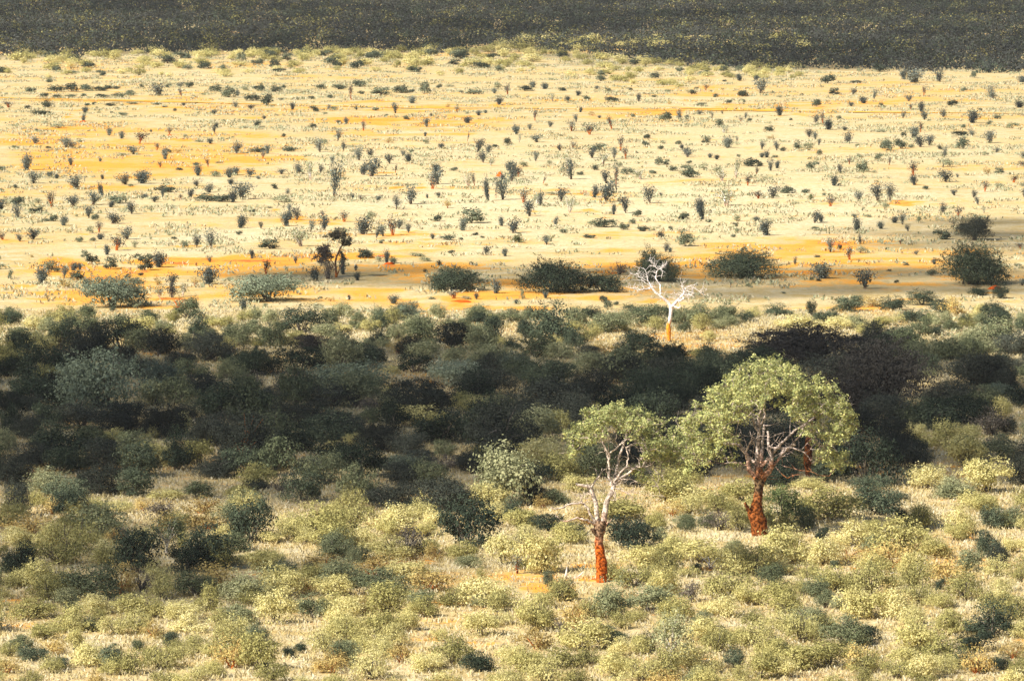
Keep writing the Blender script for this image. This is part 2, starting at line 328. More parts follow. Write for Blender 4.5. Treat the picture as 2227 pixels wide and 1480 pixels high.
def bush(kind, seed, w, h, lobes, nleaf, leaf, stem='grey', low=.12, spiky=.1, gap=.25, trunk=0, stems=9, flat=0):
    """crown of overlapping leafy lobes; returns (foliage mesh, stems mesh); w wide, h high, metres"""
    r = np.random.default_rng(seed); f = MB(); s = MB()
    cs = []
    for i in range(lobes):
        a = r.uniform(0, 2 * math.pi); q = math.sqrt(r.random()) * .74
        if trunk: zz = trunk + (1 - trunk) * r.uniform(.1, .78) * (1 - (.25 + .5 * (1 - flat)) * q * q)
        else: zz = low + (1 - low) * (.03 + .68 * r.random() ** .9) * (1 - .85 * q * q)
        rad = r.uniform(.12, .29) * (1.15 if q < .4 else .95)
        cs.append((math.cos(a) * q * .5, math.sin(a) * q * .5, zz, rad))
    cs = np.array(cs)
    per = nleaf // lobes
    for cx, cy, cz, rad in cs:
        d = unit(r, per); d[:, 2] = np.where(d[:, 2] < -.8, -d[:, 2], d[:, 2])
        rr = rad * np.where(r.random(per) < spiky, r.uniform(1.0, 1.45, per), r.uniform(.5, 1.05, per) ** .6)
        # sprays: leaves gather in small bunches and leave gaps
        bunch = unit(r, max(6, per // 9)); k = (d @ bunch.T).max(1)
        keep = k > np.quantile(k, gap); d = d[keep]; rr = rr[keep]
        p = np.stack([(cx + d[:, 0] * rr) * w, (cy + d[:, 1] * rr) * w, cz * h + d[:, 2] * rr * h * (.95 if not flat else .6)], 1)
        ok = p[:, 2] > (.02 if not trunk else trunk * .45) * h; p = p[ok]; d = d[ok]
        p[:, :2] += r.normal(size=(len(p), 2)) * leaf * .6
        f.leaves(p, (.55 + r.random(len(p)) ** 2 * .95) * leaf, 0, .5, r, out=d)
    for i in range(int(22 + w * 5)):          # shoots sticking out of the crown, leafy along their length
        cx, cy, cz, rad = cs[int(r.integers(lobes))]; d = unit(r, 1)[0]; d[2] = abs(d[2]) * .9 + .1
        k = max(6, nleaf // 260); u = r.uniform(.5, 1.0, k) * r.uniform(1.1, 1.75)
        p = np.stack([(cx + d[0] * rad * u) * w, (cy + d[1] * rad * u) * w, (cz + d[2] * rad * u * (.95 if not flat else .6)) * h], 1) + r.normal(size=(k, 3)) * leaf * .55
        f.leaves(p[p[:, 2] > .05], leaf * r.uniform(.5, 1.1, (p[:, 2] > .05).sum()), 0, .4, r)
    for i in range(stems):
        cx, cy, cz, rad = cs[i % lobes]
        tip = np.array([cx * w, cy * w, cz * h + rad * h * r.uniform(.1, .9)])
        b0 = np.array([r.normal() * .03 * w, r.normal() * .03 * w, 0.0])
        if trunk: b0 = np.array([0, 0, trunk * h * r.uniform(.55, .9)])
        mid = b0 * .45 + tip * .55 + np.array([0, 0, .08 * h]) + r.normal(size=3) * .04 * w
        s.tube([b0, b0 * .75 + mid * .25 + r.normal(size=3) * .02 * w, mid, tip], np.array([.022, .018, .012, .004]) * w * (.8 if not trunk else 1), 4)
    if trunk:
        t1 = np.array([r.normal() * .03 * w, 0, trunk * h * .9])
        s.tube([(0, 0, -.1), t1 * .4 + np.array([.02 * w, 0, 0]), t1], np.array([.045, .035, .028]) * w, 6)
    return f.mesh(kind + '_foliage', [MAT[kind]]), s.mesh(kind + '_stems', [STEM[stem]], True)

def fan(kind, seed, w, h, n, leaf, nleaf, stem, spread=.42, bare=.35, tuft=.12):
    """shrub of several stems fanning up from one foot, leaves bunched along them; ONE mesh (foliage, stems)"""
    r = np.random.default_rng(seed); b = MB()
    for i in range(n):
        a = r.uniform(0, 2 * math.pi); q = spread * w * r.uniform(.25, 1.1); top = h * r.uniform(.6, 1.0)
        tip = np.array([math.cos(a) * q, math.sin(a) * q, top]); b0 = r.normal(size=3) * [.04, .04, 0] * w
        mid = b0 * .5 + tip * .5 + np.array([-math.cos(a), -math.sin(a), .2]) * .07 * w + r.normal(size=3) * .05 * w
        pts = np.array([b0, b0 * .6 + mid * .4, mid, mid * .4 + tip * .6, tip])
        b.tube(pts, np.array([.034, .028, .022, .015, .005]) * w, 4, 1)
        if r.random() < .6:
            t2 = mid + r.normal(size=3) * [.2, .2, .08] * w + [0, 0, .15 * h]
            b.tube([mid, (mid + t2) / 2 + r.normal(size=3) * .03 * w, t2], np.array([.018, .012, .004]) * w, 4, 1)
            k = nleaf // 3; c = t2 + r.normal(size=(k, 3)) * tuft * w * .8
            b.leaves(c[c[:, 2] > .03], leaf * r.uniform(.6, 1.2, (c[:, 2] > .03).sum()), 0, .3, r)
        k = nleaf; u = r.uniform(bare, 1.05, k) ** .8
        c = np.stack([np.interp(u, np.linspace(0, 1, 5), pts[:, j]) for j in range(3)], 1) + r.normal(size=(k, 3)) * tuft * w * [1, 1, .9] * (.5 + .6 * u[:, None])
        ok = c[:, 2] > .04
        b.leaves(c[ok], leaf * r.uniform(.6, 1.25, ok.sum()), 0, .3, r)
    return b.mesh(kind + '_fan', [MAT[kind], STEM[stem]])

PROTO = {}
def protos(key, fn, n): PROTO[key] = [fn(i) for i in range(n)]
# thicket and foreground plants: (w, h) of the prototype, then (foliage, stems) meshes
DIM = {'Y': (3.2, 2.2), 'G': (3.4, 2.5), 'C': (3.4, 2.7), 'K': (6.5, 5.0), 'L': (5.5, 3.8), 'O': (2.6, 1.8), 'B': (3.2, 2.4), 'A': (12.0, 6.5), 'N': (2.6, 2.2), 'S': (2.4, 3.6), 'T': (6.5, 5.6)}
protos('Y', lambda i: bush('Y', 100 + i, 3.2, 2.2, 16, 5600, .13, 'grey', spiky=.2, gap=.3), 8)
protos('G', lambda i: bush('G', 200 + i, 3.4, 2.5, 16, 6200, .13, 'grey', spiky=.15), 7)
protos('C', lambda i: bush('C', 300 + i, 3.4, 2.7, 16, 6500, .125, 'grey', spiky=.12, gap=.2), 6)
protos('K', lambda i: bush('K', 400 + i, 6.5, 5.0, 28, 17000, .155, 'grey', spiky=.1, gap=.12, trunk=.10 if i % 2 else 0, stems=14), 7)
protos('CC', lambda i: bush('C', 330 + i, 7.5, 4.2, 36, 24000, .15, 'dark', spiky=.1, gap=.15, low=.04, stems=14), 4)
protos('GG', lambda i: bush('G', 230 + i, 7.0, 4.4, 36, 22000, .15, 'grey', spiky=.15, gap=.25, low=.04, stems=14), 4)
protos('YY', lambda i: bush('Y', 130 + i, 7.0, 4.0, 38, 21000, .15, 'grey', spiky=.2, gap=.35, low=.04, stems=14), 4)
protos('U', lambda i: bush('U', 160 + i, 3.4, 1.9, 18, 4600, .12, 'grey', spiky=.3, gap=.4, stems=16), 6)
DIM.update(U=(3.4, 1.9), CC=(7.5, 4.2), GG=(7.0, 4.4), YY=(7.0, 4.0))
protos('L', lambda i: bush('L', 500 + i, 5.5, 3.8, 30, 13000, .16, 'grey', spiky=.12, gap=.25), 3)
protos('O', lambda i: bush('O', 600 + i, 2.6, 1.8, 12, 1900, .14, 'red', spiky=.25, gap=.4), 5)
protos('B', lambda i: bush('B', 700 + i, 3.2, 2.4, 9, 1300, .13, 'grey', spiky=.3, gap=.3, stems=34), 4)
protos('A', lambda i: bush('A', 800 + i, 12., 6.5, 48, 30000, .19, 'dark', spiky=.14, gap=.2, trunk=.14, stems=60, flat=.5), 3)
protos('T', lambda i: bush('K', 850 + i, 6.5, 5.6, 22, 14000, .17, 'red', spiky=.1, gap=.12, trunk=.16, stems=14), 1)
protos('N', lambda i: bush('N', 900 + i, 2.6, 2.2, 8, 3600, .10, 'dark', spiky=.3, gap=.3), 2)
protos('S', lambda i: bush('G', 950 + i, 2.4, 3.6, 12, 3000, .13, 'white', spiky=.15, gap=.3, trunk=.3, stems=12), 2)
# open plain shrubs: one small mesh each, built 1 m wide and 1 m high
FL = .105
protos('r', lambda i: (bush('R', 1000 + i, 1, 1, 11, 900, FL, 'grey', spiky=.15, gap=.2, stems=5)), 7)
protos('g', lambda i: (bush('P', 1100 + i, 1, 1, 10, 600, FL, 'grey', spiky=.2, gap=.3, stems=4)), 5)
protos('o', lambda i: (bush('O', 1200 + i, 1, 1, 9, 380, FL * .9, 'red', spiky=.3, gap=.4, stems=7)), 4)
def joined(pair, name, mats):
    return pair
protos('d', lambda i: fan('D', 1300 + i, .9, 1, 10, FL, 110, 'grey', .38, .0, .18), 8)
protos('t', lambda i: fan('D', 1400 + i, 1, 1, 8, FL, 55, 'grey', .46, .22, .14), 10)
protos('v', lambda i: fan('D', 1500 + i, 1, 1, 7, FL, 32, 'red', .44, .4, .13), 6)
protos('w', lambda i: fan('P', 1600 + i, 1, 1, 8, FL, 30, 'white', .46, .35, .13), 5)
protos('h', lambda i: fan('D', 1700 + i, 1, 1, 5, FL * .8, 130, 'grey', .30, .35, .15), 3)     # tall, leafy above a bare foot
protos('y', lambda i: bush('Y', 1800 + i, 2.4, 1.7, 12, 900, .19, 'grey', spiky=.2, gap=.3, stems=4), 5)
# ------------------------------------------------------------------ where every plant stands: x, foot y, width, height, sort (photo tile units)
TILES = []
def tile(ox, oy, sc, text):
    k = text.split(); 
    for i in range(0, len(k) - 4, 5):
        x, y, a, b = map(float, k[i:i + 4]); TILES.append((ox + x * sc, oy + y * sc, a * sc, b * sc, k[i + 4]))
S1 = 800 / 2227.
tile(0, 0, S1, """300 500 40 25 r 340 555 90 45 r 430 555 90 50 r 525 550 80 45 r 600 550 80 35 r 650 540 50 30 r 700 540 50 25 r 185 560 60 40 r
345 595 50 30 r 425 590 60 25 r 505 585 40 25 r 620 590 80 25 r 725 590 80 35 r 265 590 50 35 r 790 580 60 40 r 970 580 80 70 t 1100 590 30 50 v 1145 530 50 45 r
1090 530 50 30 t 1020 530 40 25 r 855 530 30 25 r 1305 555 70 45 r 1385 590 90 70 r 1480 545 60 25 g 1560 545 70 35 r 1585 555 40 45 r 1670 560 60 45 r 1720 540 40 25 r
1530 610 80 50 r 1620 640 70 80 r 1700 605 40 15 r 1790 605 50 15 r 1840 600 30 12 r 1885 600 40 20 r 1945 540 60 40 r 2050 540 90 35 r 2180 525 80 50 r 2190 570 40 25 r
1785 555 50 20 g 1440 580 25 30 d 1430 650 40 30 t 2000 595 35 25 r 2125 605 30 85 v 290 625 90 35 o 170 660 35 30 r 530 640 30 20 r 570 635 25 20 r 515 685 35 35 d
670 640 60 20 r 800 630 90 15 g 740 640 30 12 g 950 635 50 15 r 1000 650 35 12 r 1110 640 25 15 d 250 695 100 35 r 280 650 60 40 r 600 685 30 12 g 675 685 20 12 r 750 700 50 25 r
1060 675 20 20 r 1300 690 45 20 t 1520 660 50 25 t 1770 665 30 35 d 1900 675 60 35 r 1985 670 25 30 t 2025 665 40 25 r 1965 690 35 12 g 2160 665 20 20 t 1680 700 30 12 g 1600 720 25 15 d
505 735 25 32 d 355 775 90 28 g 270 750 60 20 g 210 870 60 40 t 220 795 20 15 r 660 820 30 40 d 735 840 30 35 d 845 870 80 60 v 400 900 50 60 t 430 900 50 40 t 290 900 30 20 r
810 935 70 40 t 950 910 35 40 v 1000 965 35 60 d 1025 925 25 25 r 1300 805 25 45 t 1315 775 25 25 d 1025 815 30 40 v 1120 830 30 20 g 915 800 15 15 d 1275 870 30 25 d
1410 835 20 12 g 1560 765 45 35 r 1895 775 40 30 r 2050 750 40 20 r 2095 750 30 30 d 2045 855 35 60 t 2200 790 40 50 v 1720 830 30 20 r 2140 890 40 20 o 1430 930 60 50 t
1560 920 80 30 r 1620 930 30 40 d 1745 915 80 30 r 1935 920 50 65 t 2080 915 25 45 t 1590 960 40 40 v 1960 870 40 25 g 1075 925 60 35 o 740 945 60 25 g
160 1030 60 75 d 430 1000 25 35 d 605 980 20 20 d 300 1070 35 25 d 345 1080 30 20 d 200 1110 70 50 t 620 1085 20 20 d 460 1145 80 65 t 620 1190 25 65 d 760 1120 70 50 t
860 1110 70 60 d 790 1130 30 20 g 970 1015 30 30 v 1085 1030 40 20 r 1190 1000 30 20 r 1200 1065 40 50 d 1260 1010 30 40 v 1300 1070 60 35 g 1390 1075 40 40 d 1425 1060 50 35 d
1395 1115 40 25 d 1515 1070 50 40 t 1565 1085 25 15 d 1705 1055 50 25 t 1810 1055 50 50 t 1880 1090 50 80 w 1940 1050 30 40 t 2010 990 30 35 h 2175 970 60 60 t 2200 1060 50 50 t
2065 1070 35 30 o 2020 1190 70 140 h 1010 1165 90 45 r 985 1195 20 40 d 1270 1165 60 40 t 1190 1125 40 25 t 1660 1145 35 30 r 1740 1175 30 25 t 1240 1215 110 40 r
1340 1220 100 45 r 1410 1225 40 50 d 1465 1205 100 75 t 1700 1225 110 45 g 2135 1210 20 30 t 2190 1215 25 30 v 1150 1195 35 35 d 870 1200 40 20 d 935 1225 40 30 t 720 1230 85 50 r
565 1240 70 60 t 450 1250 70 50 t 230 1230 50 30 g 310 1250 50 70 v 225 1290 70 40 r 110 1320 50 70 t 110 1240 70 50 r 670 1255 35 30 d 800 1295 45 60 t 535 1320 45 60 t
580 1330 40 40 r 685 1355 80 50 t 330 1340 45 45 r 380 1365 45 40 d 285 1340 35 20 r 465 1310 20 15 g 600 1405 40 50 v 545 1410 40 45 g 1040 1260 50 20 g 1090 1210 25 30 v
1530 1285 35 20 r 1635 1260 25 12 r 1750 1275 30 30 t 1800 1330 45 60 t 1735 1370 50 60 d 1755 1330 30 40 d 1455 1380 50 55 d 1445 1420 30 25 r 1580 1385 25 35 t 1880 1405 40 55 h
1965 1400 50 80 t 1950 1310 30 30 v 2085 1345 50 50 v 2190 1420 60 70 t 770 1450 60 60 t 480 1465 35 35 r 565 1460 30 20 r 605 1450 35 30 d 205 1450 70 50 t 120 1460 40 35 t
910 1450 20 20 g 1055 1445 35 15 r 1190 1495 50 50 t 1275 1495 60 75 t 90 900 40 25 g 90 1140 30 20 r 480 860 40 15 g 1200 860 50 14 g 1330 990 50 14 g 1480 775 70 16 g""")
tile(700, 0, S1, """360 575 110 50 r 475 565 90 45 r 620 570 70 70 r 545 560 40 25 r 710 535 35 30 r 770 525 60 15 g 920 570 90 35 r 845 565 25 20 r 1065 540 50 50 g 1125 575 45 60 v
1045 565 30 25 d 1230 550 90 30 r 1280 530 40 35 d 1350 540 45 35 d 1460 550 50 25 r 1550 580 35 25 d 1490 615 30 30 d 1395 615 30 45 w 1605 610 40 35 r 1665 540 25 20 d
1730 555 40 25 r 1865 545 30 15 r 1755 615 80 35 r 1920 620 30 50 t 2010 590 25 20 r 2100 630 30 25 o 2090 560 40 20 g 545 625 50 35 d 765 650 45 25 o 1075 635 45 35 d
445 685 40 50 t 325 670 35 25 r 820 680 30 35 v 880 690 30 15 g 950 700 30 25 d 990 685 25 15 d 390 710 25 20 r 510 725 40 25 r 660 705 20 15 d 1290 730 30 60 v 880 745 45 35 d
635 770 50 45 t 1540 740 30 40 t 1565 680 25 25 d 1640 700 40 25 o 1680 715 20 15 d 1880 710 35 20 r 1380 770 35 30 t 1260 785 30 30 t 1510 795 50 55 v 1620 815 70 50 v
1755 780 40 65 v 2080 735 70 65 r 2165 725 35 50 t 2210 720 25 20 d 1175 815 40 50 d 1195 865 20 45 w 1300 860 70 35 t 1120 875 50 35 r 1050 890 40 20 r 880 855 12 45 v
400 865 50 30 o 625 870 35 30 g 625 825 20 20 d 720 900 35 25 d 945 920 55 65 t 1000 930 40 45 t 980 985 40 55 t 1020 1005 40 40 w 290 950 45 40 t 410 990 50 45 t 490 945 30 30 t
525 980 40 40 d 540 925 25 25 r 1295 975 30 50 t 1380 1000 40 30 g 1440 915 30 35 t 1520 905 40 40 v 1680 910 90 40 r 1635 955 50 50 t 1700 995 60 60 w 1770 960 35 55 t
1810 920 30 90 v 1840 960 35 60 v 1970 840 40 35 r 1960 885 40 35 r 2050 905 30 30 r 2160 875 35 30 r 2180 900 25 20 d 2065 870 35 25 g 2210 940 40 40 t
300 1070 90 80 t 240 1055 30 35 t 445 1045 15 40 v 700 1115 80 70 t 690 1040 40 40 d 670 1145 60 60 v 800 1035 40 25 r 890 1130 50 70 w 925 1125 25 60 v 1150 1100 50 90 t
1190 1070 35 50 v 1130 1030 50 40 d 1090 1090 20 25 d 1220 1010 50 35 g 1485 1005 35 45 w 1650 1030 40 25 r 1510 1085 60 80 t 1450 1045 40 35 g 1565 1060 35 25 r 1340 1110 20 35 v
1360 1125 30 15 o 1720 1110 50 60 t 1780 1140 35 110 v 1850 1055 70 35 r 1930 1085 60 50 w 2000 1050 40 25 r 2040 1000 45 40 r 2090 1000 30 35 r 2125 1035 40 30 r 1800 1010 35 25 g
2210 1050 60 50 r 1005 1215 30 95 d 1095 1210 75 95 h 1055 1200 12 60 v 540 1235 70 80 t 450 1270 40 60 h 340 1215 45 25 t 640 1200 15 20 d 710 1195 25 25 t 1220 1225 50 60 v
1445 1220 50 65 t 1385 1180 50 20 g 1320 1250 30 60 t 1300 1245 60 70 w 1255 1310 60 75 t 1500 1290 50 75 w 1715 1220 90 95 t 1650 1195 40 50 d 1985 1230 70 70 h 2055 1190 20 20 t
1840 1290 50 80 t 1765 1300 25 45 d 1910 1310 45 40 r 2195 1330 55 35 r 760 1260 50 50 o 910 1225 25 15 r 290 1340 60 65 g 705 1340 40 45 r 905 1350 110 80 r 850 1395 40 50 d
1090 1370 30 40 d 1160 1410 75 65 t 1195 1470 75 55 N 930 1425 30 20 r 970 1440 25 15 r 255 1420 75 75 t 370 1430 45 55 t 430 1425 60 80 v 465 1385 40 40 t 525 1410 30 40 t
330 1440 30 45 t 365 1475 30 25 r 1410 1370 25 40 d 1455 1410 35 30 r 1630 1360 60 30 g 1710 1375 110 50 r 1830 1390 50 45 r 1880 1355 35 30 r 1940 1400 55 35 r 1990 1395 50 20 o
2110 1400 25 30 r 1620 1440 60 25 r 2200 1490 70 85 r 2060 1445 50 35 t 1360 1480 30 30 t 670 1445 20 25 d 760 1450 70 30 r 845 1450 25 15 r""")
tile(1427, 0, S1, """430 460 35 25 d 505 490 35 35 d 605 485 30 25 d 415 495 25 15 r 300 550 35 40 v 245 545 30 20 r 215 570 55 25 r 360 590 30 25 r 435 625 40 25 r 520 585 70 50 r
530 620 20 20 r 635 565 90 80 t 275 640 60 20 r 750 590 40 15 g 770 495 25 15 g 690 420 35 30 r 880 580 20 20 r 1040 505 85 60 r 1215 505 65 25 r 1080 575 60 45 r 1190 575 35 35 t
1155 420 30 25 r 1225 440 30 30 g 1350 435 80 60 r 1320 600 30 50 t 1560 500 90 70 d 1500 480 50 45 d 1720 495 60 65 t 1925 470 45 35 r 1880 410 35 35 d 2010 440 60 60 d
1620 585 30 55 v 1860 555 35 30 r 2040 605 60 70 t 970 645 55 50 r 1180 645 40 25 t 1255 625 45 35 d 1360 650 30 30 r 1530 615 45 35 t 1540 665 30 30 v 1605 680 35 50 d
1800 640 60 45 r 1690 635 25 10 g 1965 670 25 20 r 750 700 45 45 d 265 695 35 25 t 340 730 15 45 v 185 720 30 20 r 400 690 15 20 t 540 720 20 35 t 510 735 30 25 v 570 735 35 25 r
380 770 45 45 r 405 805 50 35 w 430 795 15 25 v 1495 715 25 35 t 1625 725 40 50 t 1740 710 40 40 t 1110 720 30 25 r 970 750 35 45 t 1010 755 30 65 v 1045 785 55 50 d
815 730 20 20 r 685 795 50 35 r 1140 790 45 20 t 1350 800 70 20 g 1910 745 60 60 d 1860 775 25 30 r 2020 755 40 25 r 2065 720 40 25 r 925 830 45 40 t 965 845 35 40 t
1165 865 55 50 t 1220 890 25 25 g 1600 800 30 50 v 1560 835 50 60 d 1500 825 35 30 r 1830 820 90 35 r 1910 825 50 35 t 2020 865 70 60 t 1860 900 80 60 r 305 865 50 35 r
435 895 50 55 d 490 865 20 30 v 640 905 30 40 t 730 910 35 45 t 770 915 35 25 r 855 905 40 50 r 915 910 60 50 g 690 845 40 30 o 985 880 20 35 t 1400 910 70 65 r 1480 900 60 60 r
1545 895 30 25 r 1600 890 60 55 t 1655 880 60 50 t 1715 905 30 25 r 1745 950 30 50 t 2060 925 35 25 t 1990 940 40 20 g 190 950 50 40 t 200 990 30 20 r 325 955 25 20 d
365 965 30 20 d 500 950 20 20 r 640 955 25 25 d 670 955 30 30 d 720 955 30 20 r 990 940 30 30 r 1230 955 40 30 g 1350 965 50 35 r 1410 1000 20 40 v 1170 995 30 35 v 580 1005 90 45 r
630 1005 30 25 r 695 1035 35 55 t 730 1020 30 35 d 950 1020 80 40 r 1115 1050 30 45 t 1250 1040 60 70 r 1740 1010 100 50 g 1320 1045 30 15 g 1555 1065 55 65 v 2010 1050 50 40 o
2075 1050 50 35 r 480 1080 35 100 w 370 1040 60 30 g 290 1030 50 40 g 205 1075 80 50 r 605 1060 25 40 v 400 1095 80 55 w 1075 1125 45 45 d 1110 1125 20 15 r 555 1125 40 45 v
1565 1120 35 45 d 1755 1105 75 60 t 1635 1145 35 25 r 1825 1075 20 20 t 1990 1160 35 50 v 2070 1140 50 35 g 795 1170 80 40 r 910 1170 45 30 r 705 1200 55 60 t 620 1200 60 35 v
935 1210 45 35 N 1020 1185 25 20 r 1055 1250 50 50 v 1225 1215 45 45 t 1340 1215 70 70 h 1415 1215 65 70 h 1385 1270 40 45 g 1805 1185 35 30 t 1920 1195 30 35 t 425 1245 110 80 w
260 1290 50 60 d 280 1330 40 60 d 315 1345 35 20 r 170 1330 50 35 r 490 1340 45 40 g 605 1340 30 25 d 480 1370 25 20 r 670 1425 60 65 d 490 1410 30 30 g 465 1435 25 20 r
960 1350 50 55 t 1000 1345 30 35 d 960 1395 40 30 r 1200 1320 25 20 t 1255 1275 20 20 r 1280 1315 40 20 g 1440 1350 40 30 d 1490 1360 45 50 t 1360 1385 35 35 d 1215 1400 40 60 d
1525 1400 25 30 t 1590 1350 35 40 g 1735 1290 40 45 t 1830 1310 45 45 v 1950 1240 25 35 t 1985 1290 25 30 w 1725 1450 90 55 r 1235 1475 25 40 t""")
tile(0, 500, S1, """705 125 80 70 v 815 110 25 45 g 1120 110 30 35 r 1635 115 95 55 r 1820 98 90 95 w 2200 170 60 50 r 510 165 35 40 r 555 205 55 65 r 648 150 35 40 d 595 195 20 20 r 670 235 65 65 r
875 245 70 85 r 830 170 35 25 r 905 175 30 30 r 960 225 65 70 d 1270 195 30 30 t 1525 175 25 40 d 1790 205 25 35 t 1610 265 50 70 v 1190 220 15 20 v 310 255 80 65 r 390 290 40 60 t
445 245 45 40 d 485 240 20 30 d 470 300 90 55 r 250 325 75 70 d 390 350 100 60 o 190 165 25 15 o 65 295 30 50 r 525 355 40 45 d 850 275 30 20 r 830 325 45 35 r 1265 325 90 80 d
1180 330 60 50 o 950 330 60 50 o 1040 345 60 60 t 965 410 60 60 w 1045 410 60 60 t 1105 400 50 60 w 685 495 35 30 r 830 475 40 30 g 1475 485 40 45 d 1545 500 20 40 v
1605 465 35 25 g 1410 390 20 25 r 2115 420 15 20 d 2000 430 40 30 o 2165 305 35 35 d 2075 270 40 70 d 1915 310 50 60 d 1985 295 125 120 B""")
tile(700, 500, S1, """265 165 80 45 r 395 200 30 60 d 430 200 40 35 r 345 190 50 35 g 710 220 30 35 r 905 215 25 25 r 625 255 25 20 r 1000 150 35 40 d 1110 160 30 35 d 785 140 35 20 r
205 245 20 25 d 570 160 80 20 g 620 190 60 25 g 1055 385 50 55 d 1800 270 120 70 B 800 415 60 40 v 870 420 50 20 g 935 420 30 30 t 1355 415 30 30 d 1215 420 25 50 g 1580 370 40 25 g
1700 435 40 45 r 1730 480 40 50 r 1780 455 30 25 r 165 420 15 15 d 1180 445 25 20 d 665 420 40 20 g 435 445 60 35 d 1360 85 35 40 t 2080 135 35 40 t 2110 135 25 25 d 440 260 40 15 g""")
tile(1427, 500, S1, """1015 295 100 65 d 1270 355 90 85 t 1055 135 45 60 t 1110 120 25 40 r 1170 180 50 60 v 1240 140 60 40 g 840 210 20 35 t 1510 215 30 20 r 975 165 30 15 r 605 325 30 15 d
450 345 12 25 v 560 345 35 25 g 1455 320 25 20 r 1410 250 20 15 r 1685 205 25 25 d 1670 275 50 30 r 770 385 25 12 r 1480 85 25 22 v 1400 120 20 15 r 1575 150 30 20 t
985 310 30 20 r 940 305 20 20 r 130 800 5 5 d""")
S2 = 560 / 2227.
tile(0, 660, S2, """280 240 220 130 Y 430 250 180 120 G 800 260 230 150 G 170 330 180 120 G 250 400 300 130 G 500 380 250 170 Y 790 490 350 320 K 1390 450 330 250 K 1190 400 130 130 C 1060 540 240 180 K
1690 300 240 190 C 1290 160 170 100 G 1050 220 170 120 G 1250 240 250 120 Y 1060 300 150 80 Y 1620 420 230 150 G 1800 380 200 140 G 1420 250 160 90 G 1500 160 130 90 Y 1850 200 180 90 Y
1930 400 200 100 Y 1960 480 240 130 B 2030 340 200 140 G 150 520 250 260 K 350 640 400 270 K 550 600 300 220 K 250 800 350 250 K 1200 640 350 200 K 1560 560 260 140 K
870 910 700 440 L 1380 780 320 260 L 1650 700 300 190 G 1720 800 400 190 K 1950 640 160 110 B 2110 760 250 160 G 150 1150 250 260 K 400 1080 300 220 C 700 1080 420 230 K 1100 1120 430 330 K
1400 1160 420 340 K 1880 1000 500 270 K 600 1400 500 330 K 250 1420 400 220 K 900 1450 350 280 K 1000 1220 200 130 Y 1320 1170 170 90 Y 1590 1130 200 170 Y 1300 1400 450 200 Y
1250 1380 220 170 K 1520 1440 260 320 K 1800 1230 330 260 K 1720 1400 300 200 Y 2130 1440 450 500 T 1850 1500 400 180 K 300 1490 300 80 O 90 1100 150 200 K""")
tile(500, 660, S2, """200 260 200 110 G 80 370 200 170 G 340 320 170 100 G 220 370 180 70 Y 610 260 330 210 C 850 190 160 130 G 760 60 100 60 g 1270 175 150 130 G 1530 150 220 150 L 1790 130 150 110 G
2150 130 150 110 G 540 370 230 130 Y 850 290 250 100 G 1000 400 180 160 C 1100 400 120 90 C 1270 370 180 150 C 960 250 150 80 Y 1650 250 260 130 G 1450 320 200 130 G 1920 400 300 240 K
2040 220 120 90 G 1900 200 180 60 G 1450 430 150 120 O 1700 480 300 140 G 1240 520 220 130 C 1050 510 200 110 B 1960 530 260 140 G 1600 600 300 160 C 1930 720 380 230 L 2150 600 200 180 G
200 620 450 270 K 720 420 300 160 A 870 540 250 160 K 600 600 400 220 C 560 830 330 250 K 1050 780 600 260 L 200 750 250 150 B 450 760 250 160 B 300 900 300 180 K 100 950 250 180 K
900 900 420 200 K 1200 800 300 150 C 1670 960 560 380 K 1400 620 150 80 Y 1370 820 120 120 Y 1430 900 300 130 G 1230 950 180 160 B 2130 850 330 260 K 2030 900 250 130 Y
1420 1080 280 230 K 1650 1050 450 150 Y 1830 1210 420 270 K 2200 1260 350 400 K 500 1090 300 240 K 780 1090 420 260 K 900 1210 450 260 K 600 1290 380 230 K 1050 1160 250 200 K
1290 1280 420 250 K 1550 1300 350 200 K 1650 1410 350 180 K 940 1340 260 140 Y 1060 1240 150 120 Y 330 1430 300 130 B 520 1440 200 80 O 690 1450 210 130 C 1130 1500 400 290 K
1470 1450 260 130 L 1860 1340 200 140 G 2080 1440 280 160 K 1850 1450 350 130 B 2150 1330 150 100 Y""")
tile(1000, 660, S2, """150 150 180 120 G 440 160 250 100 G 290 350 200 230 C 550 280 150 130 C 700 150 150 90 G 800 250 200 130 G 1000 200 220 150 G 1130 130 160 120 C 1280 250 330 150 G
1000 230 160 70 Y 1500 100 200 90 C 1400 200 250 120 G 1640 190 300 150 G 1940 180 180 130 G 2090 190 280 160 G 1560 380 280 170 C 980 380 180 150 C 1100 460 200 100 K 460 390 160 100 C
640 460 350 170 G 250 560 330 190 G 850 480 260 130 G 1250 430 250 90 O 1400 380 180 60 B 480 620 260 180 L 1150 620 380 180 G 1370 620 300 150 G 1740 570 480 260 C 2150 330 130 90 Y
2050 470 150 80 Y 2180 520 200 180 C 1950 620 200 130 G 250 800 500 230 K 750 760 500 330 K 1150 850 400 280 K 1640 900 560 360 K 1400 960 400 220 K 800 980 600 360 K 650 1030 330 190 K
370 1340 560 480 K 600 1120 360 280 K 130 950 250 140 Y 1950 900 200 300 K 830 1140 280 200 Y 1050 1280 200 180 K 700 1390 420 210 Y 1000 1480 350 180 Y 300 1450 200 130 G 100 1420 230 160 K
1150 1460 300 160 Y 1350 1390 250 140 K 1750 1000 400 200 K 1900 1200 350 220 K""")
S3 = 560 / 1727.
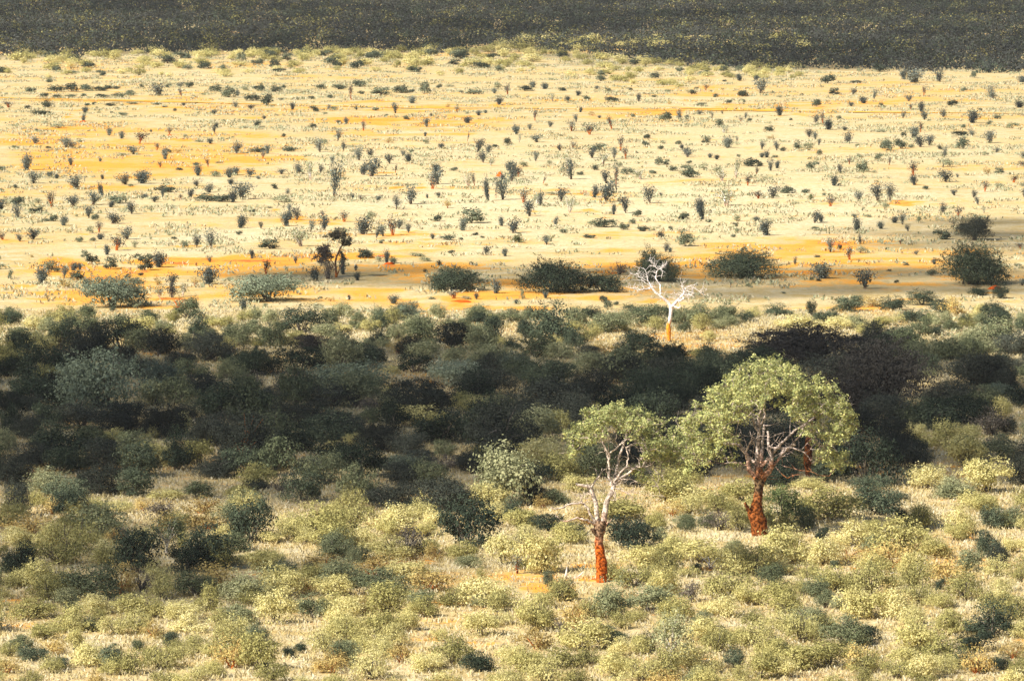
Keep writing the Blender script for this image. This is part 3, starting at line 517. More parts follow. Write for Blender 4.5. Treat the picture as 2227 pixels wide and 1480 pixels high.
tile(1667, 620, S3, """80 200 180 70 C 300 200 70 90 C 530 180 200 90 C 600 130 90 60 C 400 260 150 110 C 850 170 160 100 C 1040 130 170 90 C 720 140 180 60 O 990 250 180 100 C 1170 190 150 100 C
1100 265 80 80 N 1430 70 130 60 C 1570 90 110 80 C 1520 230 150 110 C 1430 200 110 70 Y 1260 200 150 110 O 1330 270 90 70 G 1410 240 100 60 Y 600 290 150 80 G 560 250 70 40 C 480 300 200 90 Y
200 290 300 80 Y 700 330 180 80 Y 780 270 150 60 Y 870 380 270 100 C 270 530 760 255 A 780 860 620 480 A 1250 500 400 200 G 1050 500 350 160 G 1380 450 250 140 G 900 430 250 130 G
1100 600 200 130 C 1400 660 420 200 K 1560 580 180 140 K 1250 800 350 170 K 1080 620 120 60 G 1430 800 260 110 G 1560 760 200 100 L 1300 930 500 220 K 1100 970 330 210 K
800 960 350 220 K 620 1010 300 170 K 850 1130 250 270 K 1590 880 120 120 Y 1500 1010 300 170 B 1000 1060 180 120 Y 1200 1090 250 150 Y 1330 1090 250 140 Y 1550 1120 200 120 B
660 1340 380 320 C 620 1150 200 90 Y 690 1390 250 100 C 1080 1360 260 140 Y 1460 1390 340 210 Y 100 1330 320 180 C 100 1480 260 120 N 300 1370 250 70 Y 1260 1430 230 90 G 880 1450 130 60 C
1620 700 150 140 K 1600 1000 140 120 K 500 640 500 200 K""")
tile(0, 950, S1, """280 370 260 150 G 400 420 260 160 C 100 480 170 200 K 420 470 200 140 C 600 350 250 220 K 800 360 230 160 C 720 340 120 60 Y 550 450 200 90 G 450 560 200 100 Y 600 590 330 170 G
1000 380 200 60 Y 1200 370 200 90 G 1020 500 230 120 B 1230 460 220 90 O 1550 310 200 130 Y 1560 320 150 80 K 1500 430 200 90 G 1470 360 180 60 Y 1700 340 140 100 B 1840 390 230 170 C
1890 220 150 110 K 180 600 280 120 O 120 650 200 100 Y 300 660 200 120 Y 130 830 220 200 K 440 700 300 200 G 560 640 120 60 Y 350 770 300 150 G 740 640 40 80 v 830 830 330 250 C
1010 710 190 210 S 1110 670 70 120 Y 1130 820 220 180 C 1300 800 330 270 C 1450 690 220 100 G 1530 640 250 260 C 1380 600 150 60 Y 1250 560 250 110 O 1640 640 180 70 Y 1730 590 150 120 G
1800 620 200 110 Y 1930 590 300 180 Y 2000 660 250 150 Y 2020 750 220 130 G 2150 400 230 200 G 2180 760 120 90 G 2180 650 120 90 Y 1950 800 250 90 O 1720 850 170 100 C 1870 840 70 90 K
1560 750 250 60 Y 550 970 350 170 G 400 960 250 150 G 250 900 280 130 Y 730 940 200 160 O 860 930 150 110 B 950 900 200 120 G 1180 960 260 130 G 1330 930 280 150 O 1530 1000 330 160 G
1720 960 300 180 Y 1890 880 250 110 Y 2050 880 200 120 G 2000 960 250 120 Y 150 900 200 100 G 200 1100 270 110 Y 450 1170 250 130 Y 550 1175 100 80 C 600 1070 220 110 Y 850 1080 300 130 Y
1270 1050 170 130 Y 1100 1110 250 110 Y 1150 1180 200 100 Y 1450 1130 220 110 G 1680 1130 230 190 Y 1900 1090 200 120 G 2080 1110 200 130 Y 270 1220 200 90 Y 450 1300 110 130 Y
330 1310 160 90 O 1040 1270 110 90 C 830 1290 80 60 G 1300 1185 30 25 C 1550 1260 130 120 C 1380 1350 260 190 G 1560 1400 250 200 Y 1750 1330 80 75 C 1830 1300 80 65 C 700 1390 170 140 C
560 1380 230 130 Y 950 1350 120 60 C 120 1290 150 90 G 200 1350 180 100 K 2000 1400 180 110 O 2080 1380 160 130 G 2150 1210 180 110 Y 350 1400 150 70 C 1600 1410 60 60 C 2190 1300 150 90 Y""")
tile(700, 950, S1, """430 430 300 180 K 750 450 330 250 K 1090 410 380 300 G 1290 410 150 200 K 900 220 160 120 K 640 310 200 150 G 200 560 200 160 G 430 590 270 160 Y 580 500 150 120 C 880 660 340 270 C
1140 500 150 120 C 690 540 150 100 Y 650 600 150 90 Y 1380 570 200 100 C 1520 590 120 70 C 1200 540 250 100 Y 60 480 150 80 Y 60 570 180 100 Y 80 710 170 130 G 250 650 150 90 Y
530 720 250 180 X 380 740 280 130 Y 700 740 130 90 O 870 750 180 110 Y 1090 770 220 170 Y 1330 820 270 220 Y 1180 825 60 90 v 890 790 130 70 G 960 850 60 60 G 200 770 90 90 G
330 840 260 130 O 150 910 250 150 G 500 890 300 130 Y 650 930 250 150 O 330 950 330 130 G 1450 260 230 150 Y 1560 330 200 100 Y 1400 410 180 90 G 1820 500 350 140 Y 1880 665 290 200 C
2030 560 130 100 Y 2180 340 250 150 Y 2100 390 260 180 Y 1930 300 200 120 K 1960 790 260 130 Y 1900 910 260 140 G 2150 720 160 130 Y 2200 570 100 80 G 1370 900 70 90 C 1460 985 130 140 C
980 1020 330 150 Y 960 1030 120 70 G 100 1070 250 130 Y 370 1060 250 170 Y 620 1090 150 120 Y 600 1010 200 90 G 330 1190 250 140 Y 130 1200 200 130 Y 960 1200 200 140 Y 1040 1140 200 90 G
1290 1170 220 190 Y 1520 1160 180 150 O 1440 1200 100 100 B 1780 1095 240 190 G 2000 1060 300 140 G 2150 1110 200 130 Y 500 1130 80 50 C 790 1370 240 180 G 480 1360 150 130 O 150 1350 180 110 G
970 1415 230 120 C 1150 1370 200 110 Y 1240 1430 260 130 Y 1600 1290 280 180 Y 1750 1270 200 120 G 1430 1400 250 110 Y 1950 1290 120 120 C 2120 1430 220 340 S 1800 1410 200 90 Y
60 1420 200 90 O 650 1400 200 90 Y""")
tile(1427, 950, S1, """540 395 260 130 Y 440 440 130 70 Y 200 390 330 110 Y 380 560 230 110 B 300 550 110 90 G 180 540 120 70 G 20 640 100 90 G 100 730 200 100 Y 770 520 240 210 N 900 570 110 150 C
1010 635 100 90 C 690 550 70 60 G 1050 495 350 160 Y 1350 465 270 180 C 1500 535 130 100 C 1600 525 130 110 G 1820 370 200 110 G 1830 590 200 150 Y 1950 430 250 100 Y 2040 550 150 150 C
1300 600 130 100 Y 1180 570 120 60 O 260 755 330 120 Y 250 825 90 60 C 480 710 120 80 G 800 765 310 210 Y 1190 670 250 140 Y 1470 710 330 190 Y 1690 730 180 130 Y 1700 720 100 70 C
1330 710 180 100 G 1420 785 250 130 O 1550 815 60 85 C 1300 810 200 100 Y 1170 750 250 100 O 740 830 180 80 Y 1000 710 130 70 O 1075 800 60 55 C 2000 730 160 160 C 1880 810 180 120 G
2080 790 120 150 K 1780 890 260 160 O 1720 935 60 85 C 1300 940 260 170 G 1090 935 250 140 Y 980 970 160 110 G 420 985 280 180 G 560 1015 160 120 Y 420 1085 180 110 Y 30 960 200 170 Y
730 1050 240 160 Y 210 1000 150 130 B 1270 1090 330 170 Y 1030 1030 130 100 G 1440 1030 180 140 O 1590 1010 200 130 G 1700 1030 180 80 Y 900 1170 220 120 G 970 1115 120 70 C
1130 1270 250 160 G 1250 1240 200 130 C 1600 1290 280 180 Y 1610 1270 90 90 C 2030 1210 270 190 C 1950 1300 250 130 K 280 1160 130 100 G 300 1240 250 130 Y 410 1240 100 95 C
520 1260 150 100 Y 470 1390 120 110 C 720 1265 80 65 C 760 1320 90 80 C 830 1400 300 140 Y 1050 1390 280 140 Y 1250 1400 200 130 O 1500 1400 200 120 Y 1750 1390 300 160 Y 1850 1410 150 110 C
200 1390 250 130 Y 1200 1320 120 70 G 1530 1330 60 55 G 1960 1420 120 80 C 2080 1030 130 110 Y 2080 1410 120 110 C""")
TILES = [q for q in TILES if q[2] > 2.2]

# a few plants with a label of their own: (x, foot y, width, height, sort, name, label, category, landmark name)
SPECIAL = [
 (240, 667, 120, 66, 'L', 'spreading_bush', 'ragged grey-green bush with an open lumpy outline on the sandy flat', 'bush', 'ragged grey-green bush'),
 (588, 655, 132, 56, 'L', 'spreading_bush', 'low rounded silvery green bush on pale sand beyond the shaded thicket', 'bush', 'low silvery green bush'),
 (987, 632, 116, 54, 'C', 'spreading_bush', 'wide dark bush with a notched flat top in shade', 'bush', 'notched dark bush'),
 (1203, 634, 138, 70, 'C', 'spreading_bush', 'largest dark green bush of the row on the brown pan', 'bush', 'largest dark pan bush'),
 (1312, 633, 80, 46, 'C', 'spreading_bush', 'smaller greyish bush touching the largest dark pan bush', 'bush', None),
 (1430, 612, 104, 62, 'C', 'spreading_bush', 'dark bush with one tall spike directly behind the bare white tree', 'bush', None),
 (1412, 600, 30, 56, 'C', 'spike_bush', 'narrow upright bush rising like a spike behind the bare white tree', 'bush', None),
 (1620, 602, 158, 60, 'C', 'spreading_bush', 'long double-humped dark bush standing alone on the brown pan', 'bush', 'double-humped bush'),
 (2112, 618, 148, 88, 'C', 'spreading_bush', 'huge dark bush with red earth at its foot near the frame edge', 'bush', 'huge dark bush'),
 (2120, 522, 78, 54, 'K', 'thorn_tree', 'boxy dark thorn tree on shaded pale grass above the huge dark bush', 'tree', 'boxy dark thorn tree'),
]
# ------------------------------------------------------------------ placing and describing plants
REG = []     # every labelled plant: object, photo x, y (middle), description, kind words
NAME = {'Y': ('leafy_shrub', 'shrub', 'yellow-green leafy shrub', 'yellow-green shrubs of the thicket'),
        'U': ('olive_shrub', 'low bush', 'ragged olive low bush', 'ragged olive bushes between the yellow-green shrubs'),
        'G': ('grey_green_bush', 'bush', 'grey-green rounded bush', 'grey-green bushes of the thicket'),
        'C': ('evergreen_bush', 'evergreen bush', 'dark green dense bush', 'dark evergreen bushes'),
        'K': ('thorn_tree', 'thorn tree', 'charcoal thorn tree', 'dark thorn trees in the cloud shadow'),
        'L': ('silver_bush', 'bush', 'silvery green domed bush', 'silvery domed bushes'),
        'O': ('dry_bush', 'dry bush', 'dry orange-tan bush', 'dry bushes'),
        'B': ('bare_bush', 'bare bush', 'leafless grey-brown bush', 'leafless bushes'),
        'A': ('umbrella_thorn', 'thorn tree', 'wide dark-brown thorn tree', 'wide flat-topped thorn trees'),
        'N': ('compact_bush', 'bush', 'compact bright emerald bush', 'compact emerald bushes'),
        'S': ('small_tree', 'small tree', 'slim white-stemmed tree', 'slim white-stemmed trees'),
        'T': ('thorn_tree', 'thorn tree', 'red-footed dark tree', 'dark thorn trees in the cloud shadow'),
        'r': ('round_shrub', 'round shrub', 'rounded olive shrub', 'rounded shrubs on the open plain'),
        'g': ('low_shrub', 'low shrub', 'low pale grey shrub', 'low pale shrubs on the open plain'),
        'o': ('dry_shrub', 'dry shrub', 'dry rust-brown shrub', 'dry shrubs on the open plain'),
        'd': ('dense_shrub', 'dense shrub', 'dense blue-grey shrub', 'dense shrubs on the open plain'),
        't': ('twiggy_shrub', 'twiggy shrub', 'twiggy grey shrub', 'twiggy shrubs on the open plain'),
        'v': ('red_stemmed_shrub', 'twiggy shrub', 'sparse red-stemmed shrub', 'red-stemmed shrubs on the open plain'),
        'w': ('pale_stemmed_shrub', 'twiggy shrub', 'pale-stemmed twiggy shrub', 'pale-stemmed shrubs on the open plain'),
        'h': ('upright_shrub', 'tall shrub', 'upright bare-footed shrub', 'upright shrubs on the open plain'),
        'X': ('bare_bush', 'bare bush', 'bleached leafless bush', 'leafless bushes'),
        'y': ('far_bush', 'far bush', 'small yellowish bush', 'sunlit bushes along the far shadow edge')}
UNIT = set('rgodtvwh')
BIGMESH = {}
def place(px, py, wpx, hpx, t, name=None, label=None, cat=None, lm=None, parts=None):
    x, y, s = P(px, py)
    w, h = wpx * s, hpx * s
    if not label and t == 'K' and rng.random() < .27: t = 'C'
    if not label and t == 'G' and py > 1110 and rng.random() < .4: t = 'U'
    key = 'B' if t == 'X' else (t * 2 if t in 'CGY' and w > 4.6 else t)
    pr = PROTO[key][int(rng.integers(len(PROTO[key])))] if len(PROTO[key]) > 1 else PROTO[key][0]
    nm, ct, ds, gp = NAME[t]
    nm = name or nm
    if key in UNIT: k_ = float(np.interp(py, [200, 420], [1.2, 1.4])); sx, sz = w * k_, h * k_
    elif key == 'y': sx, sz = w / 2.4 * 1.2, h / 1.7 * 1.2
    else:
        dw, dh = DIM[key]; vf = 1.12 if len(key) == 2 else (1.2 if key in 'KAT' else 1.36); sx, sz = w / dw * (1.12 if len(key) == 2 else 1.25), h / dh * vf
        sx = min(sx, sz * 3.2)
    rz = rng.uniform(0, 6.28)
    pos = (x, y, -.03); scl = (sx, sx * rng.uniform(.9, 1.05), sz)
    small = key in UNIT or key == 'y'
    if isinstance(pr, tuple):
        f, st = pr
        if small:
            o = link(nm, BIGMESH.setdefault(id(f), joinmesh(f, st)), None, pos) if id(f) in BIGMESH else link(nm, BIGMESH.setdefault(id(f), joinmesh(f, st)), None, pos)
            o.rotation_euler = (0, 0, rz); o.scale = scl
        else:
            o = bpy.data.objects.new(nm, None); C.objects.link(o); o.location = pos; o.rotation_euler = (0, 0, rz); o.scale = scl
            o.empty_display_size = .5
            link('foliage', f, o); link('stems', st, o)
    else:
        o = link(nm, pr, None, pos); o.rotation_euler = (rng.uniform(-.2, .2), rng.uniform(-.2, .2), rz); o.scale = scl
    o['category'] = cat or ct
    if label: o['label'] = label
    else:
        o['group'] = gp
        if small and key != 'y': size = 'tiny' if wpx * s < 1.3 and hpx * s < 1.1 else ('big' if wpx * s > 3.2 else 'small')
        else: size = 'tall' if h > w * 1.05 else ('broad' if w > 5 else ('small' if w < 2.6 else ''))
        REG.append((o, px, py - hpx * .5, (size + ' ' + ds).strip()))
    return o

def joinmesh(f, st):
    b = MB()
    for k, me in enumerate((f, st)):
        v = np.empty(len(me.vertices) * 3, np.float32); me.vertices.foreach_get('co', v)
        i = np.empty(len(me.loops), np.int32); me.loops.foreach_get('vertex_index', i)
        b.add(v.reshape(-1, 3), i.reshape(-1, 4), k)
    return b.mesh(f.name.replace('_foliage', '_shrub'), [f.materials[0], st.materials[0]])

LM = []      # landmarks: what other plants' labels point at
def landmark(name, px, py): LM.append((name, px, py))
for q in SPECIAL:
    place(*q[:5], name=q[5], label=q[6], cat=q[7])
    if q[8]: landmark(q[8], q[0], q[1] - q[3] / 2)
TILES += [(1590, 1000, 150, 105, 'K'), (1680, 1018, 150, 120, 'K'), (1545, 935, 130, 95, 'K'), (1625, 900, 160, 90, 'K'), (1505, 865, 120, 85, 'C'), (1445, 850, 110, 80, 'K'), (1700, 880, 150, 90, 'K'), (1530, 1010, 110, 80, 'C'),
          (1560, 835, 130, 75, 'C'), (1645, 815, 140, 70, 'C'), (1385, 985, 110, 80, 'K'), (1420, 930, 100, 70, 'C'), (1740, 990, 120, 90, 'C')]
for q in TILES: place(*q)

# unlisted gaps: the same plants continue in between and out past the frame
taken = [(q[0], q[1] - q[3] * .35, max(q[2], q[3])) for q in TILES]
def filler(x0, x1, y0, y1, n, choice, gapf, size, avoid=()):
    k = 0
    for _ in range(n * 30):
        if k >= n: break
        px, py = rng.uniform(x0, x1), rng.uniform(y0, y1); t = choice[int(rng.integers(len(choice)))]
        wd = rng.uniform(*size); m = wd
        if any(abs(px - a) < (m + c) * gapf and abs(py - b) < (m + c) * gapf * .55 for a, b, c in taken): continue
        if any(((px - a) / c) ** 2 + ((py - b) / d) ** 2 < 1 for a, b, c, d in avoid): continue
        hh = wd * rng.uniform(.55, .8); taken.append((px, py - hh * .35, wd)); place(px, py, wd, hh, t); k += 1
CLEAR = [(1310, 1290, 60, 30), (1180, 1285, 110, 22), (1650, 1180, 70, 30), (1060, 1262, 120, 16), (1560, 1165, 110, 14), (1620, 1030, 100, 30), (2020, 1050, 120, 20), (700, 1370, 160, 22), (1500, 1295, 110, 12)]
filler(-60, 2290, 1100, 1530, 230, 'UUUUUYYGO', .25, (36, 84), CLEAR)
filler(-60, 2290, 745, 1060, 120, 'KKCKGGY', .22, (55, 110), CLEAR + [(1660, 850, 200, 130), (1370, 900, 120, 60), (1455, 805, 75, 60)])
filler(-60, 2290, 690, 760, 60, 'UGGCU', .34, (30, 60), [(1520, 740, 60, 20), (285, 745, 60, 12), (1470, 765, 80, 14), (1680, 760, 120, 60), (1455, 735, 34, 34)])
filler(-60, 26, 230, 640, 22, 'rtdvg', .5, (12, 24)); filler(2192, 2290, 170, 640, 24, 'rtdvg', .5, (12, 24))
# sunlit bushes along the edge of the far shadow
def edge_y(px): return float(np.interp(px, [0, 330, 700, 1000, 1100, 1500, 1700, 2227], [128, 122, 118, 118, 108, 150, 156, 166]))
for i in range(235):
    px = rng.uniform(-40, 1750); py = edge_y(px) + rng.random() ** 1.5 * (46 if px < 1500 else 16) + 1
    place(px, py, rng.uniform(20, 44) * (1 if py < 150 else .7), rng.uniform(13, 22) * (1 if py < 150 else .7), 'y' if rng.random() < .75 else 'r')
for i in range(55):
    px = rng.uniform(1130, 1760); place(px, rng.uniform(86, 112), rng.uniform(24, 44), rng.uniform(12, 20), 'y')
for i in range(40):
    px = rng.uniform(-40, 1750); place(px, edge_y(px) - rng.uniform(0, 9), rng.uniform(20, 40), rng.uniform(11, 17), 'y')
# ------------------------------------------------------------------ single trees built limb by limb
def smooth_path(pts, k=3):
    pts = np.asarray(pts, float); n = len(pts)
    if n < 3: return pts
    t = np.linspace(0, n - 1, (n - 1) * k + 1); out = []
    for a in t:
        i = min(int(a), n - 2); u = a - i
        p0, p1, p2, p3 = pts[max(i - 1, 0)], pts[i], pts[i + 1], pts[min(i + 2, n - 1)]
        out.append(.5 * ((2 * p1) + (-p0 + p2) * u + (2 * p0 - 5 * p1 + 4 * p2 - p3) * u * u + (-p0 + 3 * p1 - 3 * p2 + p3) * u ** 3))
    return np.array(out)

class Tree:
    def __init__(s, px, py, seed):
        s.x, s.y, s.s = P(px, py); s.px, s.py = px, py; s.mb = MB(); s.lf = MB(); s.tr = MB(); s.nodes = []; s.r = np.random.default_rng(seed)
    def pt(s, px, py, d=0.0): return np.array([(px - s.px) * s.s, d, (s.py - py) * s.s])
    def limb(s, pts, r0, r1, sides=7, wob=.035, mb=None):
        """pts: (photo x, photo y, depth m)"""
        p = smooth_path([s.pt(*q) for q in pts]); k = len(p)
        p[1:-1] += s.r.normal(size=(k - 2, 3)) * wob
        rad = np.linspace(r0, r1, k) * .88; (mb or s.mb).tube(p, rad, sides)
        s.nodes += [(q, a) for q, a in zip(p, rad)]
        return p
    def attach(s, tgt, minr=.019, maxr=.07, jit=.12):
        N = np.array([q for q, _ in s.nodes]); d = np.linalg.norm(N - tgt, axis=1) + np.maximum(0, N[:, 2] - tgt[2]) * .8
        i = int(np.argmin(d)); a, ra = s.nodes[i]; L = np.linalg.norm(tgt - a)
        if L < .05: return
        r0 = min(ra * .75, maxr, .02 + .014 * L); k = max(3, int(L / .45) + 2); t = np.linspace(0, 1, k)[:, None]
        p = a * (1 - t) + tgt * t + np.sin(t * math.pi) * s.r.normal(size=3) * jit * L * .6
        p[1:-1] += s.r.normal(size=(k - 2, 3)) * .07
        rad = np.linspace(max(r0, minr), minr * .7, k); s.mb.tube(p, rad, 4)
        s.nodes += [(q, b) for q, b in zip(p[1:], rad[1:])]
    def twigs(s, n, length, lo, hi, rad=.02, mb=None):
        """short crooked bare twigs off limbs between two heights"""
        c = [q for q in s.nodes if lo < q[0][2] < hi]
        for _ in range(n):
            a, ra = c[int(s.r.integers(len(c)))]; d = s.r.normal(size=3); d[2] = abs(d[2]) * .5 + .1; d /= np.linalg.norm(d)
            L = length * s.r.uniform(.4, 1.2); p = [a]
            for j in range(4): d = d + s.r.normal(size=3) * .38; d /= np.linalg.norm(d); p.append(p[-1] + d * L / 4)
            s.mb.tube(p, np.linspace(min(rad, ra), .007, 5), 4)
            if s.r.random() < .7:
                e = p[2] + s.r.normal(size=3) * L * .25; s.mb.tube([p[2], (p[2] + e) / 2 + s.r.normal(size=3) * .03, e], [rad * .5, rad * .4, .006], 3)
    def crown(s, centres, rad, per, leaf, up=.5, flat=.7, mat=0):
        for c in centres:
            ns = 7; each = per // ns
            for _ in range(ns):      # a spray: a fine twig with leaves along it
                d = s.r.normal(size=3) * [1, 1, .55]; d[2] += .15; d /= np.linalg.norm(d); L = rad * s.r.uniform(.5, 1.35)
                u = s.r.uniform(.25, 1.05, each)[:, None]; p = c + d * L * u * [1, 1, flat + .3] + s.r.normal(size=(each, 3)) * leaf * .5
                s.lf.leaves(p, leaf * (.5 + s.r.random(each) ** 1.5), mat, up, s.r, .65, out=np.repeat(d[None] * .5 + [0, 0, .25], each, 0))
                if s.r.random() < .4: s.mb.tube([c - d * L * .3, c + d * L * .8 * [1, 1, flat + .3]], [.013, .006], 3)
    def build(s, name, label, cat, bark, leafmat=None, trunkmat=None, lm=None):
        o = bpy.data.objects.new(name, None); C.objects.link(o); o.location = (s.x, s.y, 0); o.empty_display_size = 1
        o['label'] = label; o['category'] = cat
        if s.tr.n: link('trunk', s.tr.mesh(name + '_trunk', [trunkmat or bark], True), o)
        link('branches', s.mb.mesh(name + '_branches', [bark], True), o)
        if s.lf.n: link('crown', s.lf.mesh(name + '_crown', leafmat if isinstance(leafmat, list) else [leafmat]), o)
        if lm: landmark(*lm)
        return o

def trunk_column(t, prof, seed, sides=20, lump=.12):
    """prof: (photo x, photo y, radius px); an uneven lumpy column"""
    r = np.random.default_rng(seed); p = smooth_path([(*t.pt(a, b), c * t.s) for a, b, c in prof], 5)
    an = np.linspace(0, 2 * math.pi, sides, endpoint=False); v = []
    for i, (x, y, z, q) in enumerate(p):
        k = 1 + lump * (np.sin(an * 3 + z * 1.7) * .5 + np.sin(an * 5 - z * 3.1 + 1) * .35) + (vnoise(np.cos(an) * 3 + seed * 7, np.sin(an) * 3 + z * 4, 1) - .5) * lump * 2.2
        v.append(np.stack([x + np.cos(an) * q * k, y + np.sin(an) * q * k, np.full(sides, z)], 1))
    n = len(v); V = np.concatenate(v); f = [(i * sides + j, i * sides + (j + 1) % sides, (i + 1) * sides + (j + 1) % sides, (i + 1) * sides + j) for i in range(n - 1) for j in range(sides)]
    t.tr.add(V, f)
    t.nodes += [(np.array(q[:3]), q[3]) for q in p[n // 2:]]

BARK_A = bark_mat('umbrella_tree_bark', (.52, .42, .36), (.36, .14, .05), 4.9, 1.4, 1.4, dark=.28)
TRUNK_A = bark_mat('rust_mud_trunk', (.15, .095, .05), (.25, .078, .02), 3.0, 1.2, 1.5, dark=.22)
BARK_B = bark_mat('forked_tree_bark', (.58, .47, .38), (.45, .17, .06), 3.9, .8, 1.5)
TRUNK_B = bark_mat('orange_mud_trunk', (.28, .18, .11), (.50, .11, .017), 2.8, 1.1, 1.9, dark=.28)
BARK_C = bark_mat('bleached_bark', (.80, .72, .66), (.68, .26, .03), 1.95, .35, 2.0, dark=.72)
BARK_D = bark_mat('thorn_bark', (.20, .12, .07), (.38, .13, .03), .6, .5, 2.0)

# --- the big umbrella-crowned tree
t = Tree(1650, 1165, 21)
trunk_column(t, [(1653, 1168, 19), (1651, 1155, 18), (1650, 1142, 18.5), (1648, 1128, 19), (1643, 1116, 17), (1643, 1106, 14), (1646, 1092, 11), (1649, 1075, 10), (1650, 1058, 10), (1651, 1046, 11.5), (1651, 1036, 13)], 4, lump=.09)
t.limb([(1637, 1118, -.1), (1630, 1112, -.3), (1625, 1103, -.35), (1619, 1090, -.4)], .24, .1, mb=t.tr)
t.limb([(1650, 1050, 0), (1640, 1034, 0), (1630, 1022, -.2), (1626, 1000, -.3), (1621, 985, -.4)], .26, .10, 8)
t.limb([(1651, 1048, 0), (1648, 1022, .1), (1646, 995, .2), (1649, 965, .2), (1650, 930, .4), (1652, 895, .3), (1658, 865, .2)], .24, .07, 8)
t.limb([(1653, 1050, 0), (1664, 1032, -.1), (1674, 1018, -.3), (1677, 1000, -.4), (1674, 985, -.5), (1670, 965, -.6), (1668, 935, -.4)], .27, .09, 8)
t.limb([(1674, 1018, -.3), (1690, 1000, -.2), (1700, 985, 0), (1712, 972, .2), (1730, 968, .5)], .13, .07)
t.limb([(1700, 985, 0), (1722, 962, -.6), (1742, 935, -.9), (1752, 912, -1), (1762, 895, -1)], .09, .04)
t.limb([(1670, 965, -.6), (1690, 972, -1), (1715, 968, -1.3), (1740, 975, -1.4), (1757, 990, -1.4), (1762, 1002, -1.5)], .09, .025)
t.limb([(1621, 985, -.4), (1612, 968, -.7), (1600, 962, -1), (1592, 960, -1.2)], .09, .045)
t.limb([(1626, 1000, -.3), (1620, 978, -.8), (1630, 955, -1.1), (1634, 950, -1.3)], .08, .04)
t.limb([(1649, 945, .3), (1640, 920, .2), (1625, 900, 0), (1605, 890, -.3), (1585, 890, -.5), (1572, 893, -.6)], .10, .03)
t.limb([(1650, 930, .4), (1662, 905, .1), (1660, 885, -.2), (1662, 874, -.4)], .08, .03)
t.limb([(1651, 1048, 0), (1655, 1020, 1.2), (1660, 980, 2.2), (1665, 930, 2.8)], .22, .08)
t.limb([(1652, 1020, 1.2), (1620, 985, 2.0), (1585, 950, 2.4), (1550, 925, 2.2)], .14, .05)
t.limb([(1655, 1020, 1.2), (1700, 970, 2.2), (1750, 930, 2.6), (1790, 905, 2.4)], .14, .05)
for pts, a in (([(1612, 1002, -1), (1590, 1000, -1.4), (1565, 1001, -1.6), (1540, 1001, -1.8)], .035), ([(1686, 1012, -.8), (1697, 1024, -1.2), (1710, 1033, -1.4), (1722, 1027, -1.5), (1735, 1024, -1.6)], .05),
               ([(1698, 1008, -.6), (1712, 1011, -1), (1735, 1016, -1.5), (1762, 1019, -1.8), (1780, 1026, -1.9), (1800, 1027, -2)], .035), ([(1660, 1036, -.4), (1650, 1038, -.8), (1640, 1028, -1), (1635, 1012, -1)], .05),
               ([(1780, 912, -1), (1797, 925, -1.2), (1802, 945, -1.2)], .03), ([(1764, 935, -1.4), (1778, 958, -1.5), (1790, 968, -1.6), (1800, 980, -1.6)], .035), ([(1620, 985, -.9), (1600, 962, -1.3), (1590, 958, -1.4)], .05),
               ([(1700, 972, -1.2), (1692, 960, -1.5), (1680, 948, -1.6), (1684, 938, -1.7)], .035), ([(1640, 940, -.5), (1625, 945, -.9), (1612, 940, -1.2)], .03), ([(1592, 940, -1.5), (1602, 940, -1.5), (1612, 941, -1.4)], .05)):
    t.limb(pts, a, .012, 4, .015)
cs = []; r = t.r
for _ in range(330):
    a = r.uniform(0, 2 * math.pi); q = math.sqrt(r.random()); x = .72 + math.cos(a) * q * 5.85; y = math.sin(a) * q * 4.6 + .2
    ca = abs(math.cos(a)); z = 11.75 - 3.3 * ca * q ** 2.6 - .7 * q * q - r.random() ** 1.2 * (2.1 + 1.1 * ca * q) + (vnoise(x + 9, y + 9, 1.5) - .5) * 1.5
    if x < -3.6: z -= .5
    cs.append((x, y, z))
for _ in range(62): cs.append((r.uniform(-5.2, -1.6), r.uniform(-1.4, 2.4), r.uniform(4.9, 8.2)))
cs = [c for c in cs if not (-4.3 < c[0] < -3.2 and 6.6 < c[2] < 7.8) and not (c[0] < -2.8 and c[2] < 5.8 and c[0] + c[2] > 2.6)]
for _ in range(20): cs.append((r.uniform(4.1, 5.7), r.uniform(-1.6, 1.8), r.uniform(4.7, 6.7)))
for _ in range(10): cs.append((r.uniform(5.4, 6.4), r.uniform(-1.5, 1.5), r.uniform(7.2, 8.4)))
cs = np.array(cs)
for c in cs[np.argsort(np.linalg.norm(cs - [0, 0, 4], axis=1))]: t.attach(c, .02, .08)
t.twigs(260, 1.5, 4.0, 8.8, .026)
t.crown(cs, .62, 105, .155)
t.build('umbrella_tree', 'largest tree, umbrella-shaped leafy crown on a thick lumpy rust-stained trunk', 'tree', BARK_A, MAT['T'], TRUNK_A, ('largest umbrella tree', 1665, 960))

# --- the forked tree with bright orange mud on its trunk
t = Tree(1308, 1265, 22)
trunk_column(t, [(1308, 1268, 11.5), (1308, 1255, 11.5), (1308, 1240, 12), (1307, 1222, 12), (1305, 1205, 10.5), (1304, 1188, 9.5), (1303, 1175, 9), (1304, 1163, 9), (1305, 1152, 12), (1306, 1141, 14), (1306, 1130, 13)], 9, lump=.12)
t.limb([(1300, 1160, -.1), (1293, 1156, -.2), (1285, 1149, -.3)], .17, .12, 8, mb=t.tr)
t.limb([(1310, 1150, 0), (1318, 1142, -.1), (1330, 1126, -.2)], .12, .02, 5)
t.limb([(1302, 1142, 0), (1298, 1122, -.1), (1296, 1100, -.1), (1291, 1078, 0), (1284, 1060, 0)], .20, .15, 9, .01)
t.limb([(1284, 1060, 0), (1276, 1056, -.1), (1264, 1053, -.2), (1252, 1049, -.3)], .15, .09, 8, .01)
t.limb([(1284, 1060, 0), (1292, 1050, .1), (1302, 1036, .2), (1307, 1025, .3), (1309, 1018, .3)], .09, .03, 5)
